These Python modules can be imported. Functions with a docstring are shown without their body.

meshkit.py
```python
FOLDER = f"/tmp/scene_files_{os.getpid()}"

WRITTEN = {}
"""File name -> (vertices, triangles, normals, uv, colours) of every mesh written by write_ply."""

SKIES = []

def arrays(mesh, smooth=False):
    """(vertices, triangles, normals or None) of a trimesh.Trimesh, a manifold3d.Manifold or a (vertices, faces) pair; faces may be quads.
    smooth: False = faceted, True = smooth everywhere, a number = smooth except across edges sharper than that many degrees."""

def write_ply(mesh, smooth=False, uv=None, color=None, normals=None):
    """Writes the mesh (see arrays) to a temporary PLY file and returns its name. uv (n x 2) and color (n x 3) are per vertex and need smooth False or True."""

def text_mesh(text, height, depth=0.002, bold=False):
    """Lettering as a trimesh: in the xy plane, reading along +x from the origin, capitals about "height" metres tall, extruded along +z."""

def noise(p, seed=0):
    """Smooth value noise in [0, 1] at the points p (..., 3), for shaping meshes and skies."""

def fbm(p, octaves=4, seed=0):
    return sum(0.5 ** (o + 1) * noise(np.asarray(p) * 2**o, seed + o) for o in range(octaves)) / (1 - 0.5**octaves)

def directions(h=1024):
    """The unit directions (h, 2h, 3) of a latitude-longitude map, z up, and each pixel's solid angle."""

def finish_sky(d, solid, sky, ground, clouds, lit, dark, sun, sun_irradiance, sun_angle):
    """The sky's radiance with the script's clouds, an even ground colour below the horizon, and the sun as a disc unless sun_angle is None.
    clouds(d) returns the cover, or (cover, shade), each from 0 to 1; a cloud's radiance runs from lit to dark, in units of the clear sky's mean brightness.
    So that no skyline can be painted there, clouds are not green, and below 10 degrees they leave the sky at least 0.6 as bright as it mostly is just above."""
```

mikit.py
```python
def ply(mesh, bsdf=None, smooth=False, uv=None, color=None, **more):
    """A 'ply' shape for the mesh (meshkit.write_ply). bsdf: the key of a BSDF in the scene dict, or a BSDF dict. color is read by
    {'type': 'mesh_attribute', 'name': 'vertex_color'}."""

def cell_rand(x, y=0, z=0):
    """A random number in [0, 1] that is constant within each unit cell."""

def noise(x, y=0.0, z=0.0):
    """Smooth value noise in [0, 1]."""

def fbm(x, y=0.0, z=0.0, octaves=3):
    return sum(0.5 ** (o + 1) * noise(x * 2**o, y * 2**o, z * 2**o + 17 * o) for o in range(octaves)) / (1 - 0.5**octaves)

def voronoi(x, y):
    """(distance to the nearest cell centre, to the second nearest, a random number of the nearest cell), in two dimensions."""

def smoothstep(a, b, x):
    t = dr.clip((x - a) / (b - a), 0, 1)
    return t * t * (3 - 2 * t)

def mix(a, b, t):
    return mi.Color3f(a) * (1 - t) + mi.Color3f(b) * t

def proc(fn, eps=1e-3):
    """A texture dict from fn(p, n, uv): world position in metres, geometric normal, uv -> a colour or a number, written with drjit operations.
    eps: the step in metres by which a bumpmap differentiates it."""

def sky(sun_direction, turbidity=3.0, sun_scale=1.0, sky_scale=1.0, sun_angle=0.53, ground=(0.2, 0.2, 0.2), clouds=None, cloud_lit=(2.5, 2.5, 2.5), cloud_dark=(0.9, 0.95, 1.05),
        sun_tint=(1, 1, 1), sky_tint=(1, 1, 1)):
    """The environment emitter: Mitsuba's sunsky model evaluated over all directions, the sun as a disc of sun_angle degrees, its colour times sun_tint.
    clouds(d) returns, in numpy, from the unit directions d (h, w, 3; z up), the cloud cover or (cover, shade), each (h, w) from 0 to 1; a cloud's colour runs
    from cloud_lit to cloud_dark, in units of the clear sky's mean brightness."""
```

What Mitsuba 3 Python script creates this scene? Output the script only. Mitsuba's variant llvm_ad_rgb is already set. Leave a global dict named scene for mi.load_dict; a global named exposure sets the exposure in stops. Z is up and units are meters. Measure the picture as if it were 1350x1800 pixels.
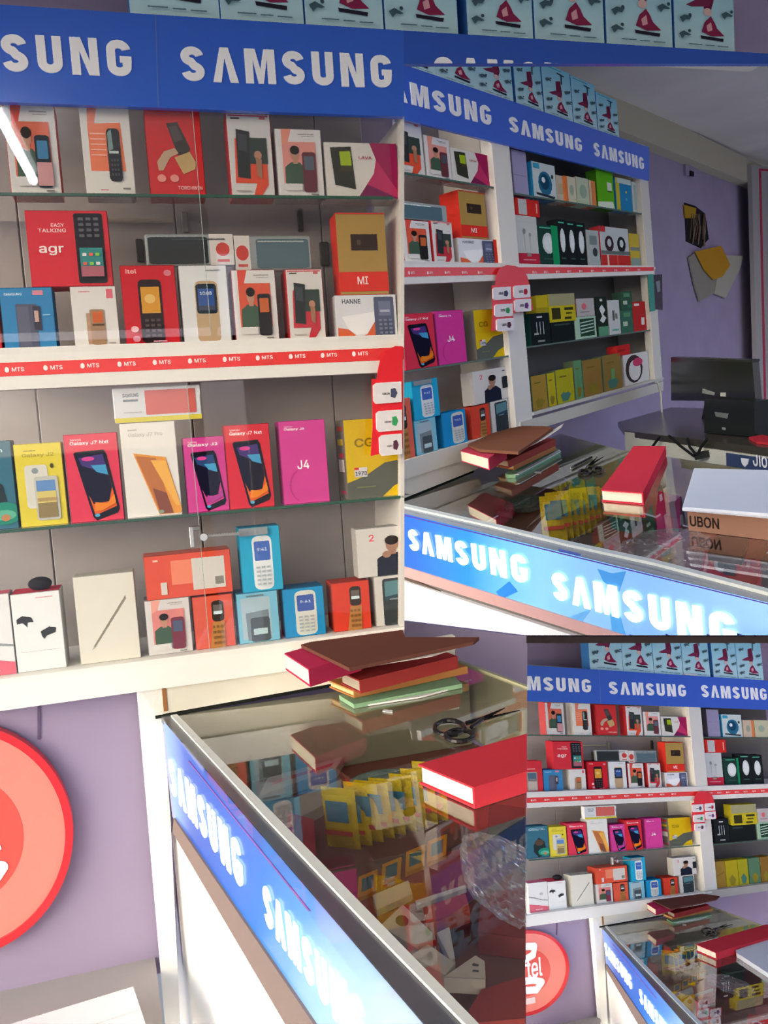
import math, random, numpy as np, trimesh, mitsuba as mi, mikit, meshkit
import shapely
from shapely.geometry import Polygon, LineString, Point, box as sbox
from shapely import affinity
mi.set_variant('llvm_ad_rgb') if mi.variant() is None else None
random.seed(7); RNG = np.random.default_rng(7)

# ------------------------------------------------------------------ camera, light, exposure
W, H = 1350, 1800
FPX = 1500.0                                   # focal length in pixels
PP = np.array([675.0, 900.0])
scene, labels = {'type': 'scene'}, {}
exposure = 2.6
FLOOR_DROP = 1.05                              # eye height above the floor, metres
DAY = dict(left=5.2, base=0.62)

def nrm(v):
    v = np.array(v, float); return v / np.linalg.norm(v)

class Frame:
    """A room: origin and axes (along the shelf wall, into the wall, up), measured from the photograph's vanishing point."""
    def __init__(self, vp, lean, centre, shear, z, k=1.0, off=(0, 0), where='', unit=1.0):
        a = nrm([vp[0] - PP[0], vp[1] - PP[1], FPX]); cx, cy = np.array(centre) - PP
        d = nrm(np.cross(a, [FPX, -lean * FPX, -cx + lean * cy])); d = d if d[1] > 0 else -d
        up = -nrm((1 - shear) * d + shear * nrm([lean, 1, 0]))
        e2 = nrm(np.cross(up, a)); e2 = e2 if e2[2] > 0 else -e2
        self.M = np.stack([a, e2, up], 1) * unit
        self.k, self.off, self.where = k, np.array(off, float), where
        self.O = np.array([cx / FPX, cy / FPX, 1.0]) * z * unit
    def ray(self, x, y, raw=False):
        p = np.array([x, y], float)
        if not raw: p = p * self.k + self.off
        return np.array([(p[0] - PP[0]) / FPX, (p[1] - PP[1]) / FPX, 1.0])
    def hit(self, x, y, p0, u, v, raw=False):
        """Coordinates (along u, along v) of the pixel's point on the plane p0 + a u + b v (room axes)."""
        r = self.ray(x, y, raw)
        A = np.stack([self.M @ u, self.M @ v, -r], 1)
        s = np.linalg.solve(A, -(self.O + self.M @ p0)); return s[:2]
    def wall(self, x, y, d=0.0, raw=False):
        return self.hit(x, y, np.array([0, d, 0.]), np.array([1., 0, 0]), np.array([0, 0, 1.]), raw)
    def plan(self, x, y, t, raw=False):
        return self.hit(x, y, np.array([0, 0, t]), np.array([1., 0, 0]), np.array([0, 1., 0]), raw)
    def cam(self, v): return np.asarray(v) @ self.M.T + self.O
    def world(self, v): return TOWORLD(self.cam(v))

FA = Frame((6115, 400), .085, (350, 640), 0.0, 1.70, where='in large view')
F2 = Frame((1814, 486), .085, (930, 480), 0.5, 3.9, where='in upper-right inset', unit=1.8)
F3 = Frame((953.8 + .366 * 6115, 1168 + .3655 * 400), .079, (1100, 1400), 0.5, 4.9, k=.366, off=(953.8, 1168.0), where='in lower-right inset')
RW = FA.M.T                                    # camera axes -> world axes (x along the shelf, y into it, z up)
EYE = np.array([0, 0, FLOOR_DROP])
def TOWORLD(p): return np.asarray(p) @ RW.T + EYE

fwd, upv = RW @ np.array([0, 0, 1.]), RW @ np.array([0, -1., 0])
scene['camera'] = {'type': 'perspective', 'fov': 2 * math.degrees(math.atan(W / 2 / FPX)), 'fov_axis': 'x', 'near_clip': 0.01, 'far_clip': 100.0,
                   'to_world': mi.ScalarTransform4f().look_at(origin=EYE.tolist(), target=(EYE + fwd).tolist(), up=upv.tolist())}
scene['sky'] = mikit.sky((-.85, -.55, .30), turbidity=9.0, sun_scale=0.05, sky_scale=1.9, sun_angle=60, sun_tint=(.60, 1.06, 2.8), sky_tint=(.95, 1.1, 1.42), ground=(.3, .29, .28))

# ------------------------------------------------------------------ colours and materials
def lin(c):
    if isinstance(c, str):
        c = np.array([int(c[i:i + 2], 16) for i in (1, 3, 5)]) / 255.0
    c = np.asarray(c, float)
    return np.where(c < .04045, c / 12.92, ((c + .055) / 1.055) ** 2.4)
VC = {'type': 'mesh_attribute', 'name': 'vertex_color'}
def two(d): return {'type': 'twosided', 'bsdf': d}
scene['card'] = two({'type': 'diffuse', 'reflectance': VC})
scene['gloss'] = two({'type': 'principled', 'base_color': VC, 'roughness': 0.22, 'specular': 0.5})
scene['paint'] = two({'type': 'diffuse', 'reflectance': VC})
scene['flat'] = two({'type': 'diffuse', 'reflectance': VC})
scene['metal'] = two({'type': 'roughconductor', 'alpha': 0.25, 'specular_reflectance': VC})
scene['pane'] = {'type': 'thindielectric', 'int_ior': 1.5}
scene['film'] = {'type': 'blendbsdf', 'weight': 0.10, 'a': {'type': 'thindielectric', 'int_ior': 1.45}, 'b': two({'type': 'diffuse', 'reflectance': {'type': 'rgb', 'value': [.75, .75, .78]}})}
scene['film_green'] = {'type': 'blendbsdf', 'weight': 0.5, 'a': {'type': 'thindielectric', 'int_ior': 1.45}, 'b': two({'type': 'diffuse', 'reflectance': {'type': 'rgb', 'value': [.14, .30, .26]}})}
def _purple(p, n, uv):
    t = mikit.fbm(p.x * 3, p.y * 3, p.z * 3, 4)
    return mikit.mix(lin('#978aa4').tolist(), lin('#a497b2').tolist(), t)
scene['purple_paint'] = two({'type': 'diffuse', 'reflectance': mikit.proc(_purple)})
def _ceil(p, n, uv):
    t = mikit.fbm(p.x * 1.3, p.y * 1.3, p.z * 1.3, 4)
    return mikit.mix(lin('#c4c0bc').tolist(), lin('#dcd8d6').tolist(), t)
scene['ceiling_paint'] = two({'type': 'diffuse', 'reflectance': mikit.proc(_ceil)})
def _laminate(p, n, uv):
    t = mikit.fbm(p.x * 6, p.y * 6, p.z * 14, 3)
    return mikit.mix(lin('#9a9494').tolist(), lin('#aaa4a2').tolist(), t)
scene['grey_laminate'] = two({'type': 'diffuse', 'reflectance': mikit.proc(_laminate)})

# ------------------------------------------------------------------ naming
CUT = None
def trim(mesh, colors):
    """Goods on the counter of the large view end where the counter's own end stands."""
    v, f = np.array(mesh.vertices if hasattr(mesh, 'vertices') else mesh[0], float), np.array(mesh.faces if hasattr(mesh, 'faces') else mesh[1])
    o, n = CUT[:2]
    if ((v - o) @ n).min() >= 0: return mesh, colors
    m = trimesh.Trimesh(v, f, process=False)
    if m.is_watertight:
        import manifold3d
        mm = manifold3d.Manifold(manifold3d.Mesh(np.asarray(v, np.float32), np.asarray(f, np.uint32)))
        r = mm.trim_by_plane(tuple(n), float(n @ o)).to_mesh()
        if len(r.tri_verts): return (np.array(r.vert_properties[:, :3]), np.array(r.tri_verts)), (None if colors is None else np.tile(colors[0], (len(r.vert_properties), 1)))
    keep = ((v[f] - o) @ n).min(1) >= 0
    if not keep.any(): return (v[f[0]] , np.array([[0, 0, 0]])), (None if colors is None else colors[f[0]])
    return (v, f[keep]), colors
used = {}
def number(base):
    n = used.get(base, -1) + 1; used[base] = n
    return base if n == 0 else f'{base}_{n:03d}'
def tag(key, label=None, cat=None, group=None, kind=None):
    d = labels.setdefault(key, {})
    for k, v in (('label', label), ('category', cat), ('group', group), ('kind', kind)):
        if v: d[k] = v
def where(F, text): return f'{text} {F.where}'
def thing(base, label, cat, group=None):
    k = number(base); tag(k, label, cat, group); return k
def put(F, key, mesh, bsdf='card', color='#ffffff', colors=None, smooth=False, **more):
    """One entry of the scene from a mesh in the room's axes."""
    if CUT and F is CUT[2] and bsdf != 'pane': mesh, colors = trim(mesh, colors)
    v, f = np.array(mesh.vertices if hasattr(mesh, 'vertices') else mesh[0], float), np.array(mesh.faces if hasattr(mesh, 'faces') else mesh[1])
    v = F.world(v)
    c = np.tile(lin(color), (len(v), 1)) if colors is None else np.asarray(colors)
    if smooth and smooth is not True:
        scene[key] = mikit.ply(trimesh.Trimesh(v, f, process=False), bsdf, smooth=smooth, **more) if colors is None and bsdf in NOCOL else mikit.ply(trimesh.Trimesh(v, f, process=False), bsdf, smooth=True, color=c, **more)
    else:
        scene[key] = mikit.ply(trimesh.Trimesh(v, f, process=False), bsdf, smooth=smooth, color=c, **more)
    return key
NOCOL = ('pane', 'film', 'film_green', 'purple_paint', 'ceiling_paint', 'grey_laminate')
def part(F, parent, name, mesh, bsdf='card', color='#ffffff', colors=None, label=None, **more):
    k = number(f'{parent}__{name}'); put(F, k, mesh, bsdf, color, colors, **more)
    if label: tag(k, label)
    return k
def struct(F, name, mesh, bsdf='paint', color='#ffffff', label=None, **more):
    k = number(name); put(F, k, mesh, bsdf, color, **more); tag(k, label, None, None, 'structure'); return k

# ------------------------------------------------------------------ meshes (room axes: s along, d into the wall, t up)
def hull(pts): return trimesh.convex.convex_hull(np.asarray(pts, float))
def cbox(s0, s1, d0, d1, t0, t1, c=0.0015):
    """A box with chamfered edges."""
    c = min(c, (s1 - s0) / 3, (d1 - d0) / 3, (t1 - t0) / 3)
    pts = []
    for a in (0, 1):
        for b in (0, 1):
            for e in (0, 1):
                q = np.array([(s0, s1)[a], (d0, d1)[b], (t0, t1)[e]]); g = np.array([1 - 2 * a, 1 - 2 * b, 1 - 2 * e]) * c
                for k in range(3):
                    o = g.copy(); o[k] = 0; pts.append(q + o)
    return hull(pts)
def prism(poly, origin, u, v, n, depth):
    """A polygon (u, v coordinates) extruded along n from origin."""
    gs = getattr(poly, 'geoms', [poly]); ms = []
    for g in gs:
        if g.geom_type != 'Polygon' or g.area < 1e-12: continue
        m = trimesh.creation.extrude_polygon(g, 1.0, engine='earcut')
        x = m.vertices
        m.vertices = np.asarray(origin) + x[:, :1] * u + x[:, 1:2] * v + x[:, 2:3] * depth * n
        if np.dot(np.cross(u, v), n) * depth < 0: m.invert()
        ms.append(m)
    return trimesh.util.concatenate(ms)
E1, E2, E3 = np.eye(3)
def wallprism(F, px, d, th, raw=False):
    return prism(Polygon([F.wall(x, y, d, raw) for x, y in px]), [0, d, 0], E1, E3, E2, th)
def planprism(F, px, t, th, raw=False):
    """Horizontal polygon at height t, th thick downwards."""
    return prism(Polygon([F.plan(x, y, t, raw) for x, y in px]), [0, 0, t], E1, E2, E3, -th)
def tube(pts, r, n=8):
    pts = np.asarray(pts, float); ms = []
    V, Fc = [], []
    for i, p in enumerate(pts):
        d = pts[min(i + 1, len(pts) - 1)] - pts[max(i - 1, 0)]; d = nrm(d)
        a = nrm(np.cross(d, [0.31, 0.57, 0.76])); b = np.cross(d, a)
        for j in range(n):
            w = 2 * math.pi * j / n; V.append(p + r * (math.cos(w) * a + math.sin(w) * b))
    for i in range(len(pts) - 1):
        for j in range(n):
            k = (j + 1) % n; Fc += [[i * n + j, i * n + k, (i + 1) * n + k], [i * n + j, (i + 1) * n + k, (i + 1) * n + j]]
    for e, base in ((0, 0), (1, (len(pts) - 1) * n)):
        for j in range(1, n - 1): Fc.append([base, base + j + 1, base + j] if e == 0 else [base, base + j, base + j + 1])
    return trimesh.Trimesh(V, Fc, process=False)

# ------------------------------------------------------------------ lettering
def bold_word(word):
    """Heavy condensed capitals as in the shop sign: height 1, returns (polygon, width)."""
    b, g, x, out = .112, .20, 0.0, []
    def st(pts, w=b, **k): return LineString(pts).buffer(w, cap_style='flat', join_style='mitre', **k)
    for ch in word:
        w = .64
        if ch == 'S':
            up = [(.32 + .195 * math.cos(a), .715 + .16 * math.sin(a)) for a in np.radians(np.linspace(8, 258, 18))]
            lo = [(.32 + .195 * math.cos(a), .285 + .16 * math.sin(a)) for a in np.radians(np.linspace(78, -172, 18))]
            p = LineString(up + lo).buffer(b, cap_style='flat', join_style='round')
        elif ch == 'A':
            w = .70; p = Polygon([(0, 0), (.235, 1), (.465, 1), (.70, 0), (.475, 0), (.35, .70), (.225, 0)])
        elif ch == 'M':
            w = .84; p = Polygon([(0, 0), (0, 1), (.30, 1), (.42, .42), (.54, 1), (.84, 1), (.84, 0), (.62, 0), (.62, .72), (.49, 0), (.35, 0), (.22, .72), (.22, 0)])
        elif ch == 'U':
            p = LineString([(.125, 1), (.125, .3)] + [(.32 + .195 * math.cos(a), .3 + .175 * math.sin(a)) for a in np.radians(np.linspace(180, 360, 14))] + [(.515, 1)]).buffer(b, cap_style='flat')
        elif ch == 'N':
            w = .68; p = Polygon([(0, 0), (0, 1), (.27, 1), (.46, .38), (.46, 1), (.68, 1), (.68, 0), (.42, 0), (.22, .64), (.22, 0)])
        elif ch == 'G':
            arc = [(.32 + .195 * math.cos(a), .71 + .165 * math.sin(a)) for a in np.radians(np.linspace(5, 180, 14))] + [(.32 + .195 * math.cos(a), .29 + .165 * math.sin(a)) for a in np.radians(np.linspace(180, 355, 14))]
            p = LineString(arc + [(.515, .42)]).buffer(b, cap_style='flat').union(sbox(.34, .38, .64, .55))
        else:
            x += .4; continue
        out.append(affinity.translate(p, x, 0)); x += w + g
    return shapely.union_all(out), x - g
SIGN, SIGNW = bold_word('SAMSUNG')
_txt = {}
def text(s, bold=True):
    """(vertices, faces, width, height) of flat lettering with capitals 1 high."""
    if (s, bold) not in _txt:
        m = meshkit.text_mesh(s, 1.0, 0.01, bold); v, f = np.array(m.vertices), np.array(m.faces)
        keep = v[f][:, :, 2].min(1) > 0.005
        f = f[keep]; u, inv = np.unique(f, return_inverse=True)
        v = v[u]; f = inv.reshape(-1, 3); v[:, 0] -= v[:, 0].min()
        _txt[(s, bold)] = (v, f, v[:, 0].max())
    return _txt[(s, bold)]

# ------------------------------------------------------------------ prints: flat pictures on a box face, in face units (u right, v down)
def R(u0, v0, u1, v1, c, n='printed_panel'): return (n, c, [(u0, v0), (u1, v0), (u1, v1), (u0, v1)])
def P(pts, c, n='printed_panel'): return (n, c, list(pts))
def El(cu, cv, ru, rv, c, n='printed_emblem', k=14, a0=0, a1=360):
    return (n, c, [(cu + ru * math.cos(a), cv + rv * math.sin(a)) for a in np.radians(np.linspace(a0, a1, k, endpoint=(a1 - a0) < 360))])
def T(s, u, v, h, c='#ffffff', w=None, n='lettering'): return (n, c, ('text', s, u, v, h, w))
def rr(u0, v0, u1, v1, r, c, n='printed_phone'):
    ru, rv = r * (u1 - u0), r * (u1 - u0) * .6
    pts = []
    for cu, cv, a in ((u1 - ru, v0 + rv, -90), (u1 - ru, v1 - rv, 0), (u0 + ru, v1 - rv, 90), (u0 + ru, v0 + rv, 180)):
        pts += [(cu + ru * math.cos(t), cv + rv * math.sin(t)) for t in np.radians([a, a + 30, a + 60, a + 90])]
    return (n, c, pts)
def skewed(prims, du, cu=.5, cv=.5, sc=1.0):
    out = []
    for n, c, p in prims:
        if p[0] == 'text': out.append((n, c, p)); continue
        out.append((n, c, [(cu + (u - cu) * sc + (v - cv) * du, cv + (v - cv) * sc) for u, v in p]))
    return out
def keypad(u0, v0, u1, v1, c='#6d7077', rows=4):
    out = []
    for i in range(rows):
        for j in range(3):
            a, b = u0 + (u1 - u0) * (j + .15) / 3, v0 + (v1 - v0) * (i + .2) / rows
            out.append(R(a, b, a + (u1 - u0) * .22, b + (v1 - v0) * .5 / rows, c, 'printed_key'))
    return out
def phone(u0, v0, u1, v1, body='#26282c', screen='#4a6f8f', top=True, kp=True):
    du, dv = u1 - u0, v1 - v0
    out = [rr(u0, v0, u1, v1, .25, body)]
    out.append(R(u0 + .12 * du, v0 + .1 * dv, u1 - .12 * du, v0 + .48 * dv, screen, 'printed_screen'))
    if kp: out += keypad(u0 + .1 * du, v0 + .56 * dv, u1 - .1 * du, v0 + .95 * dv)
    return out
def man(u, v, w, h, shirt='#3c5548', skin='#c08f78', hair='#2a2320'):
    return [P([(u, v + h), (u + .02 * w, v + .55 * h), (u + .3 * w, v + .42 * h), (u + .7 * w, v + .42 * h), (u + .98 * w, v + .58 * h), (u + w, v + h)], shirt, 'printed_person'),
            R(u + .4 * w, v + .32 * h, u + .62 * w, v + .46 * h, skin, 'printed_person'),
            El(u + .5 * w, v + .2 * h, .2 * w, .2 * h, skin, 'printed_person'),
            El(u + .5 * w, v + .1 * h, .22 * w, .12 * h, hair, 'printed_person')]
def lifestyle(ribbon='#e0564a', panel='#dd6048', body='#2a2c33', screen=None, shirt='#48604f', notch=True, two=False):
    out = [P([(.14, .0), (.36, .0), (.27, .2), (.14, .27)], ribbon, 'printed_ribbon'), R(.5, .07, .84, .085, '#9c9c98', 'lettering'), R(.56, .105, .84, .115, '#b0b0ac', 'lettering')]
    out += [P([(.14, .24), (.27, .19), (.86, .19), (.86, .8), (.14, .8)], panel)]
    out += man(.17, .26, .46, .54, shirt)
    out += [rr(.55, .34, .84, .92, .2, body), rr(.59, .4, .8, .6, .1, screen or '#53565e', 'printed_screen')]
    if notch: out += [R(.12, .8, .52, .9, '#dcdad6')]
    out += [R(.7, .945, .86, .965, '#7b7b78', 'lettering')]
    return out
def twophones(ribbon='#e2573d'):
    return [R(.05, .02, .95, .035, '#c9404a', 'printed_ribbon'), R(.1, .05, .3, .07, '#555550', 'lettering'), R(.75, .04, .88, .07, '#c96a6a', 'lettering'),
            P([(.16, .3), (.86, .3), (.86, .85), (.66, 1), (.5, 1), (.6, .83), (.12, .83)], ribbon, 'printed_ribbon'),
            R(.45, .29, .88, .6, '#3d4a45'), P([(.2, .19), (.5, .22), (.46, .78), (.18, .76)], '#34383b', 'printed_phone'),
            P([(.24, .24), (.44, .26), (.42, .46), (.23, .44)], '#474d52', 'printed_screen'),
            El(.66, .5, .09, .055, '#b98a72', 'printed_person'), P([(.6, .52), (.74, .55), (.72, .78), (.62, .74)], '#a57a60', 'printed_person'), R(.12, .92, .45, .935, '#b0a8a0', 'lettering')]
def galaxy(word='Galaxy J7 Nxt', screen='#4b3a7d'):
    return [T('SAMSUNG', .12, .055, .018, '#f4dada'), T(word, .11, .085, .036, '#ffffff', w=.72),
            P([(.16, .22), (.2, .2), (.72, .19), (.77, .24), (.93, .87), (.88, .92), (.48, .99), (.42, .95)], '#1d1b26', 'printed_phone'),
            P([(.2, .24), (.72, .22), (.88, .84), (.46, .93)], '#e8632a', 'printed_screen'),
            P([(.2, .24), (.72, .22), (.82, .62), (.74, .78), (.45, .8), (.3, .6)], '#1b1a30', 'printed_screen'),
            P([(.24, .27), (.7, .24), (.76, .46), (.55, .42), (.3, .36)], screen, 'printed_screen'),
            El(.42, .285, .12, .025, '#e04a9a', 'printed_screen'), P([(.46, .36), (.74, .36), (.77, .48), (.56, .44)], '#4aa0d0', 'printed_screen'),
            P([(.48, .78), (.7, .8), (.85, .7), (.87, .8), (.6, .88), (.45, .88)], '#f08a28', 'printed_screen'), El(.5, .93, .05, .02, '#58b0d8', 'printed_screen')]
def nokia(body='#dfe5e8', screen='#4868a8', u0=.26, u1=.74, v0=.06, v1=.97):
    du, dv = u1 - u0, v1 - v0
    o = [rr(u0, v0, u1, v1, .3, body), rr(u0 + .1 * du, v0 + .1 * dv, u1 - .1 * du, v0 + .46 * dv, .1, screen, 'printed_screen'), T('9:41', u0 + .25 * du, v0 + .22 * dv, .05, '#cfe0f0', w=.5 * du)]
    return o + keypad(u0 + .1 * du, v0 + .55 * dv, u1 - .1 * du, v0 + .93 * dv, '#a9b4b9', 5)
def goldphone(u0=.3, u1=.78):
    return [rr(u0, .2, u1, .99, .25, '#c0a583'), rr(u0 + .02, .24, u1 - .03, .62, .15, '#25323f', 'printed_screen'), R(u0 + .06, .3, u1 - .08, .52, '#3d5b9a', 'printed_screen'), T('10:08', u0 + .1, .34, .04, '#d8e4f4', w=.25), R(u0 + .06, .52, u1 - .08, .58, '#4a4f63', 'printed_screen'), R(.55, .06, .85, .075, '#8b9298', 'lettering')]
def oval_watch(): return [El(.5, .45, .3, .26, '#cfd9d6'), El(.5, .45, .22, .19, '#e2eae8'), R(.1, .06, .75, .09, '#58c0a0', 'lettering'), R(.2, .82, .7, .85, '#3f5f58', 'lettering')]
def machine():
    o = [R(.08, .04, .7, .055, '#4a8f9a', 'lettering')]
    o += [P([(.46, .28), (.62, .24), (.66, .48), (.6, .6), (.5, .58), (.46, .44)], '#6d2b46', 'printed_machine'), P([(.2, .54), (.44, .46), (.62, .48), (.58, .54), (.3, .555)], '#7d3350', 'printed_machine'),
          El(.55, .60, .07, .04, '#d7b8b0', 'printed_machine'), P([(.44, .8), (.5, .7), (.6, .64), (.66, .7), (.7, .76), (.82, .83), (.6, .84)], '#8a2f50', 'printed_machine'), P([(.52, .74), (.6, .7), (.62, .78), (.54, .8)], '#d8a0a8', 'printed_machine'), P([(.42, .84), (.8, .86), (.79, .89), (.43, .87)], '#2c2a36', 'printed_machine'),
          P([(.52, .1), (.76, .12), (.76, .14), (.68, .135), (.67, .3), (.64, .3), (.65, .135), (.52, .12)], '#2f4450', 'printed_machine')]
    for (u, v, a) in ((.2, .3, 0), (.84, .42, 1), (.86, .62, 0), (.17, .68, 1), (.15, .84, 0)):
        o += [P([(u - .1, v), (u - .02, v - .03), (u + .1, v + .01 - .03 * a), (u + .06, v + .02), (u, v + .015), (u - .05, v + .05)], '#47606a', 'printed_figure'), El(u + .07, v - .03, .025, .016, '#3b5058', 'printed_figure')]
    return o + [R(.2, .935, .42, .945, '#5f8088', 'lettering'), R(.47, .94, .62, .95, '#5f8088', 'lettering'), R(.67, .945, .85, .955, '#5f8088', 'lettering')]

LAVA = [P([(.62, 0), (1, 0), (1, 1), (.42, 1), (.66, .55), (.7, .3)], '#a3285a', 'printed_swoosh'), P([(.7, .3), (1, .9), (1, 1), (.42, 1), (.66, .55)], '#c43a68', 'printed_swoosh'), P([(.42, 1), (.56, .75), (1, 1)], '#7d2a58', 'printed_swoosh'),
        P([(.08, .1), (.36, .08), (.4, .84), (.12, .76)], '#3a3d34', 'printed_phone'), P([(.2, .17), (.35, .16), (.36, .42), (.21, .42)], '#a6bf2c', 'printed_screen'), P([(.21, .42), (.36, .42), (.365, .52), (.22, .51)], '#4b4630', 'printed_screen'), T('LAVA', .46, .25, .05, '#b54a5c', w=.18)]
HANNE = [T('HANNE', .12, .1, .1, '#3b4c5c', w=.3), P([(.03, 1), (.03, .75), (.2, .8), (.32, .95), (.4, .97), (.5, .92), (.64, .62), (.66, 1)], '#dc6a48', 'printed_swoosh'), P([(.2, .8), (.34, .93), (.5, .9), (.64, .6), (.64, .4), (.1, .5)], '#f4f4f6', 'printed_swoosh'),
         rr(.63, .06, .95, 1, .1, '#59607a'), R(.7, .16, .9, .5, '#727a96', 'printed_screen'), R(.72, .36, .88, .42, '#aeb2c8', 'lettering'), *keypad(.68, .56, .92, .96, '#7d839c', 4)]
GOLD = [R(.0, .0, 1, .72, '#b09050', 'printed_panel'), R(.28, .26, .82, .46, '#3a2e2a', 'printed_label'), R(.4, .33, .48, .39, '#55483c', 'printed_label'), R(0, .72, 1, .96, '#e03a30', 'printed_band'), T('MI', .36, .78, .09, '#f6dcd8', w=.22), R(0, .0, 1, .02, '#d84038', 'printed_band')]
JIO = [T('EASY', .3, .17, .045, '#f5cfcf', w=.16), T('TALKING', .14, .24, .045, '#f5cfcf', w=.34), T('agr', .13, .44, .11, '#f8e6e2', w=.3),
       rr(.58, .04, .93, .96, .12, '#2c2d33'), *keypad(.62, .08, .9, .38, '#63666c', 4), R(.62, .5, .9, .88, '#3f8f8c', 'printed_screen'), R(.62, .74, .9, .88, '#b06a78', 'printed_screen'), *[R(.65 + .08 * i, .57 + .12 * j, .7 + .08 * i, .61 + .12 * j, ['#e8e8e8', '#e07060', '#90d060'][(i + j) % 3], 'printed_icon') for i in range(3) for j in range(2)]]
NOTE = [P([(.24, .8), (.26, .82), (.84, .3), (.83, .26)], '#8d8a7c', 'printed_pen'), P([(.2, .85), (.24, .8), (.26, .82)], '#b0ad9f', 'printed_pen')]
TAB = [R(.14, .07, .3, .085, '#b9b9b0', 'lettering'), T('Galaxy J7 Pro', .14, .11, .035, '#c7c7bd', w=.62), P([(.2, .32), (.78, .38), (1, .95), (.96, .985), (.58, .985)], '#e8a04a', 'printed_phone'), P([(.24, .35), (.6, .38), (.82, .98), (.6, .98)], '#c07848', 'printed_screen'), P([(.5, .7), (.74, .76), (.84, .98), (.6, .98)], '#8c5444', 'printed_screen'), P([(.5, .4), (.78, .42), (.98, .9), (.9, .9)], '#f2b75a', 'printed_screen'), El(.62, .955, .05, .02, '#8ea08c', 'printed_screen')]
EARBUDS = [R(.5, .06, .85, .075, '#e0b0b0', 'lettering'), P([(.08, .32), (.2, .28), (.38, .31), (.42, .37), (.3, .37), (.28, .43), (.2, .37), (.08, .38)], '#3f4044', 'printed_earbud'), P([(.54, .5), (.72, .45), (.86, .47), (.84, .53), (.66, .56), (.6, .6), (.56, .56)], '#3f4044', 'printed_earbud'), R(.1, .74, .9, .745, '#c8cac8', 'lettering')]
CABLE = [P([(.0, .45), (.3, .5), (.7, .6), (1, .63), (1, .66), (.68, .63), (.28, .54), (0, .49)], '#9a9ea0', 'printed_cable'), El(.65, .4, .1, .05, '#b9bcb9', 'printed_cable'), P([(0, .72), (1, .85), (1, 1), (0, 1)], '#e07080', 'printed_panel'), T('iball', .3, .9, .04, '#f5d8dc', w=.4)]
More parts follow.
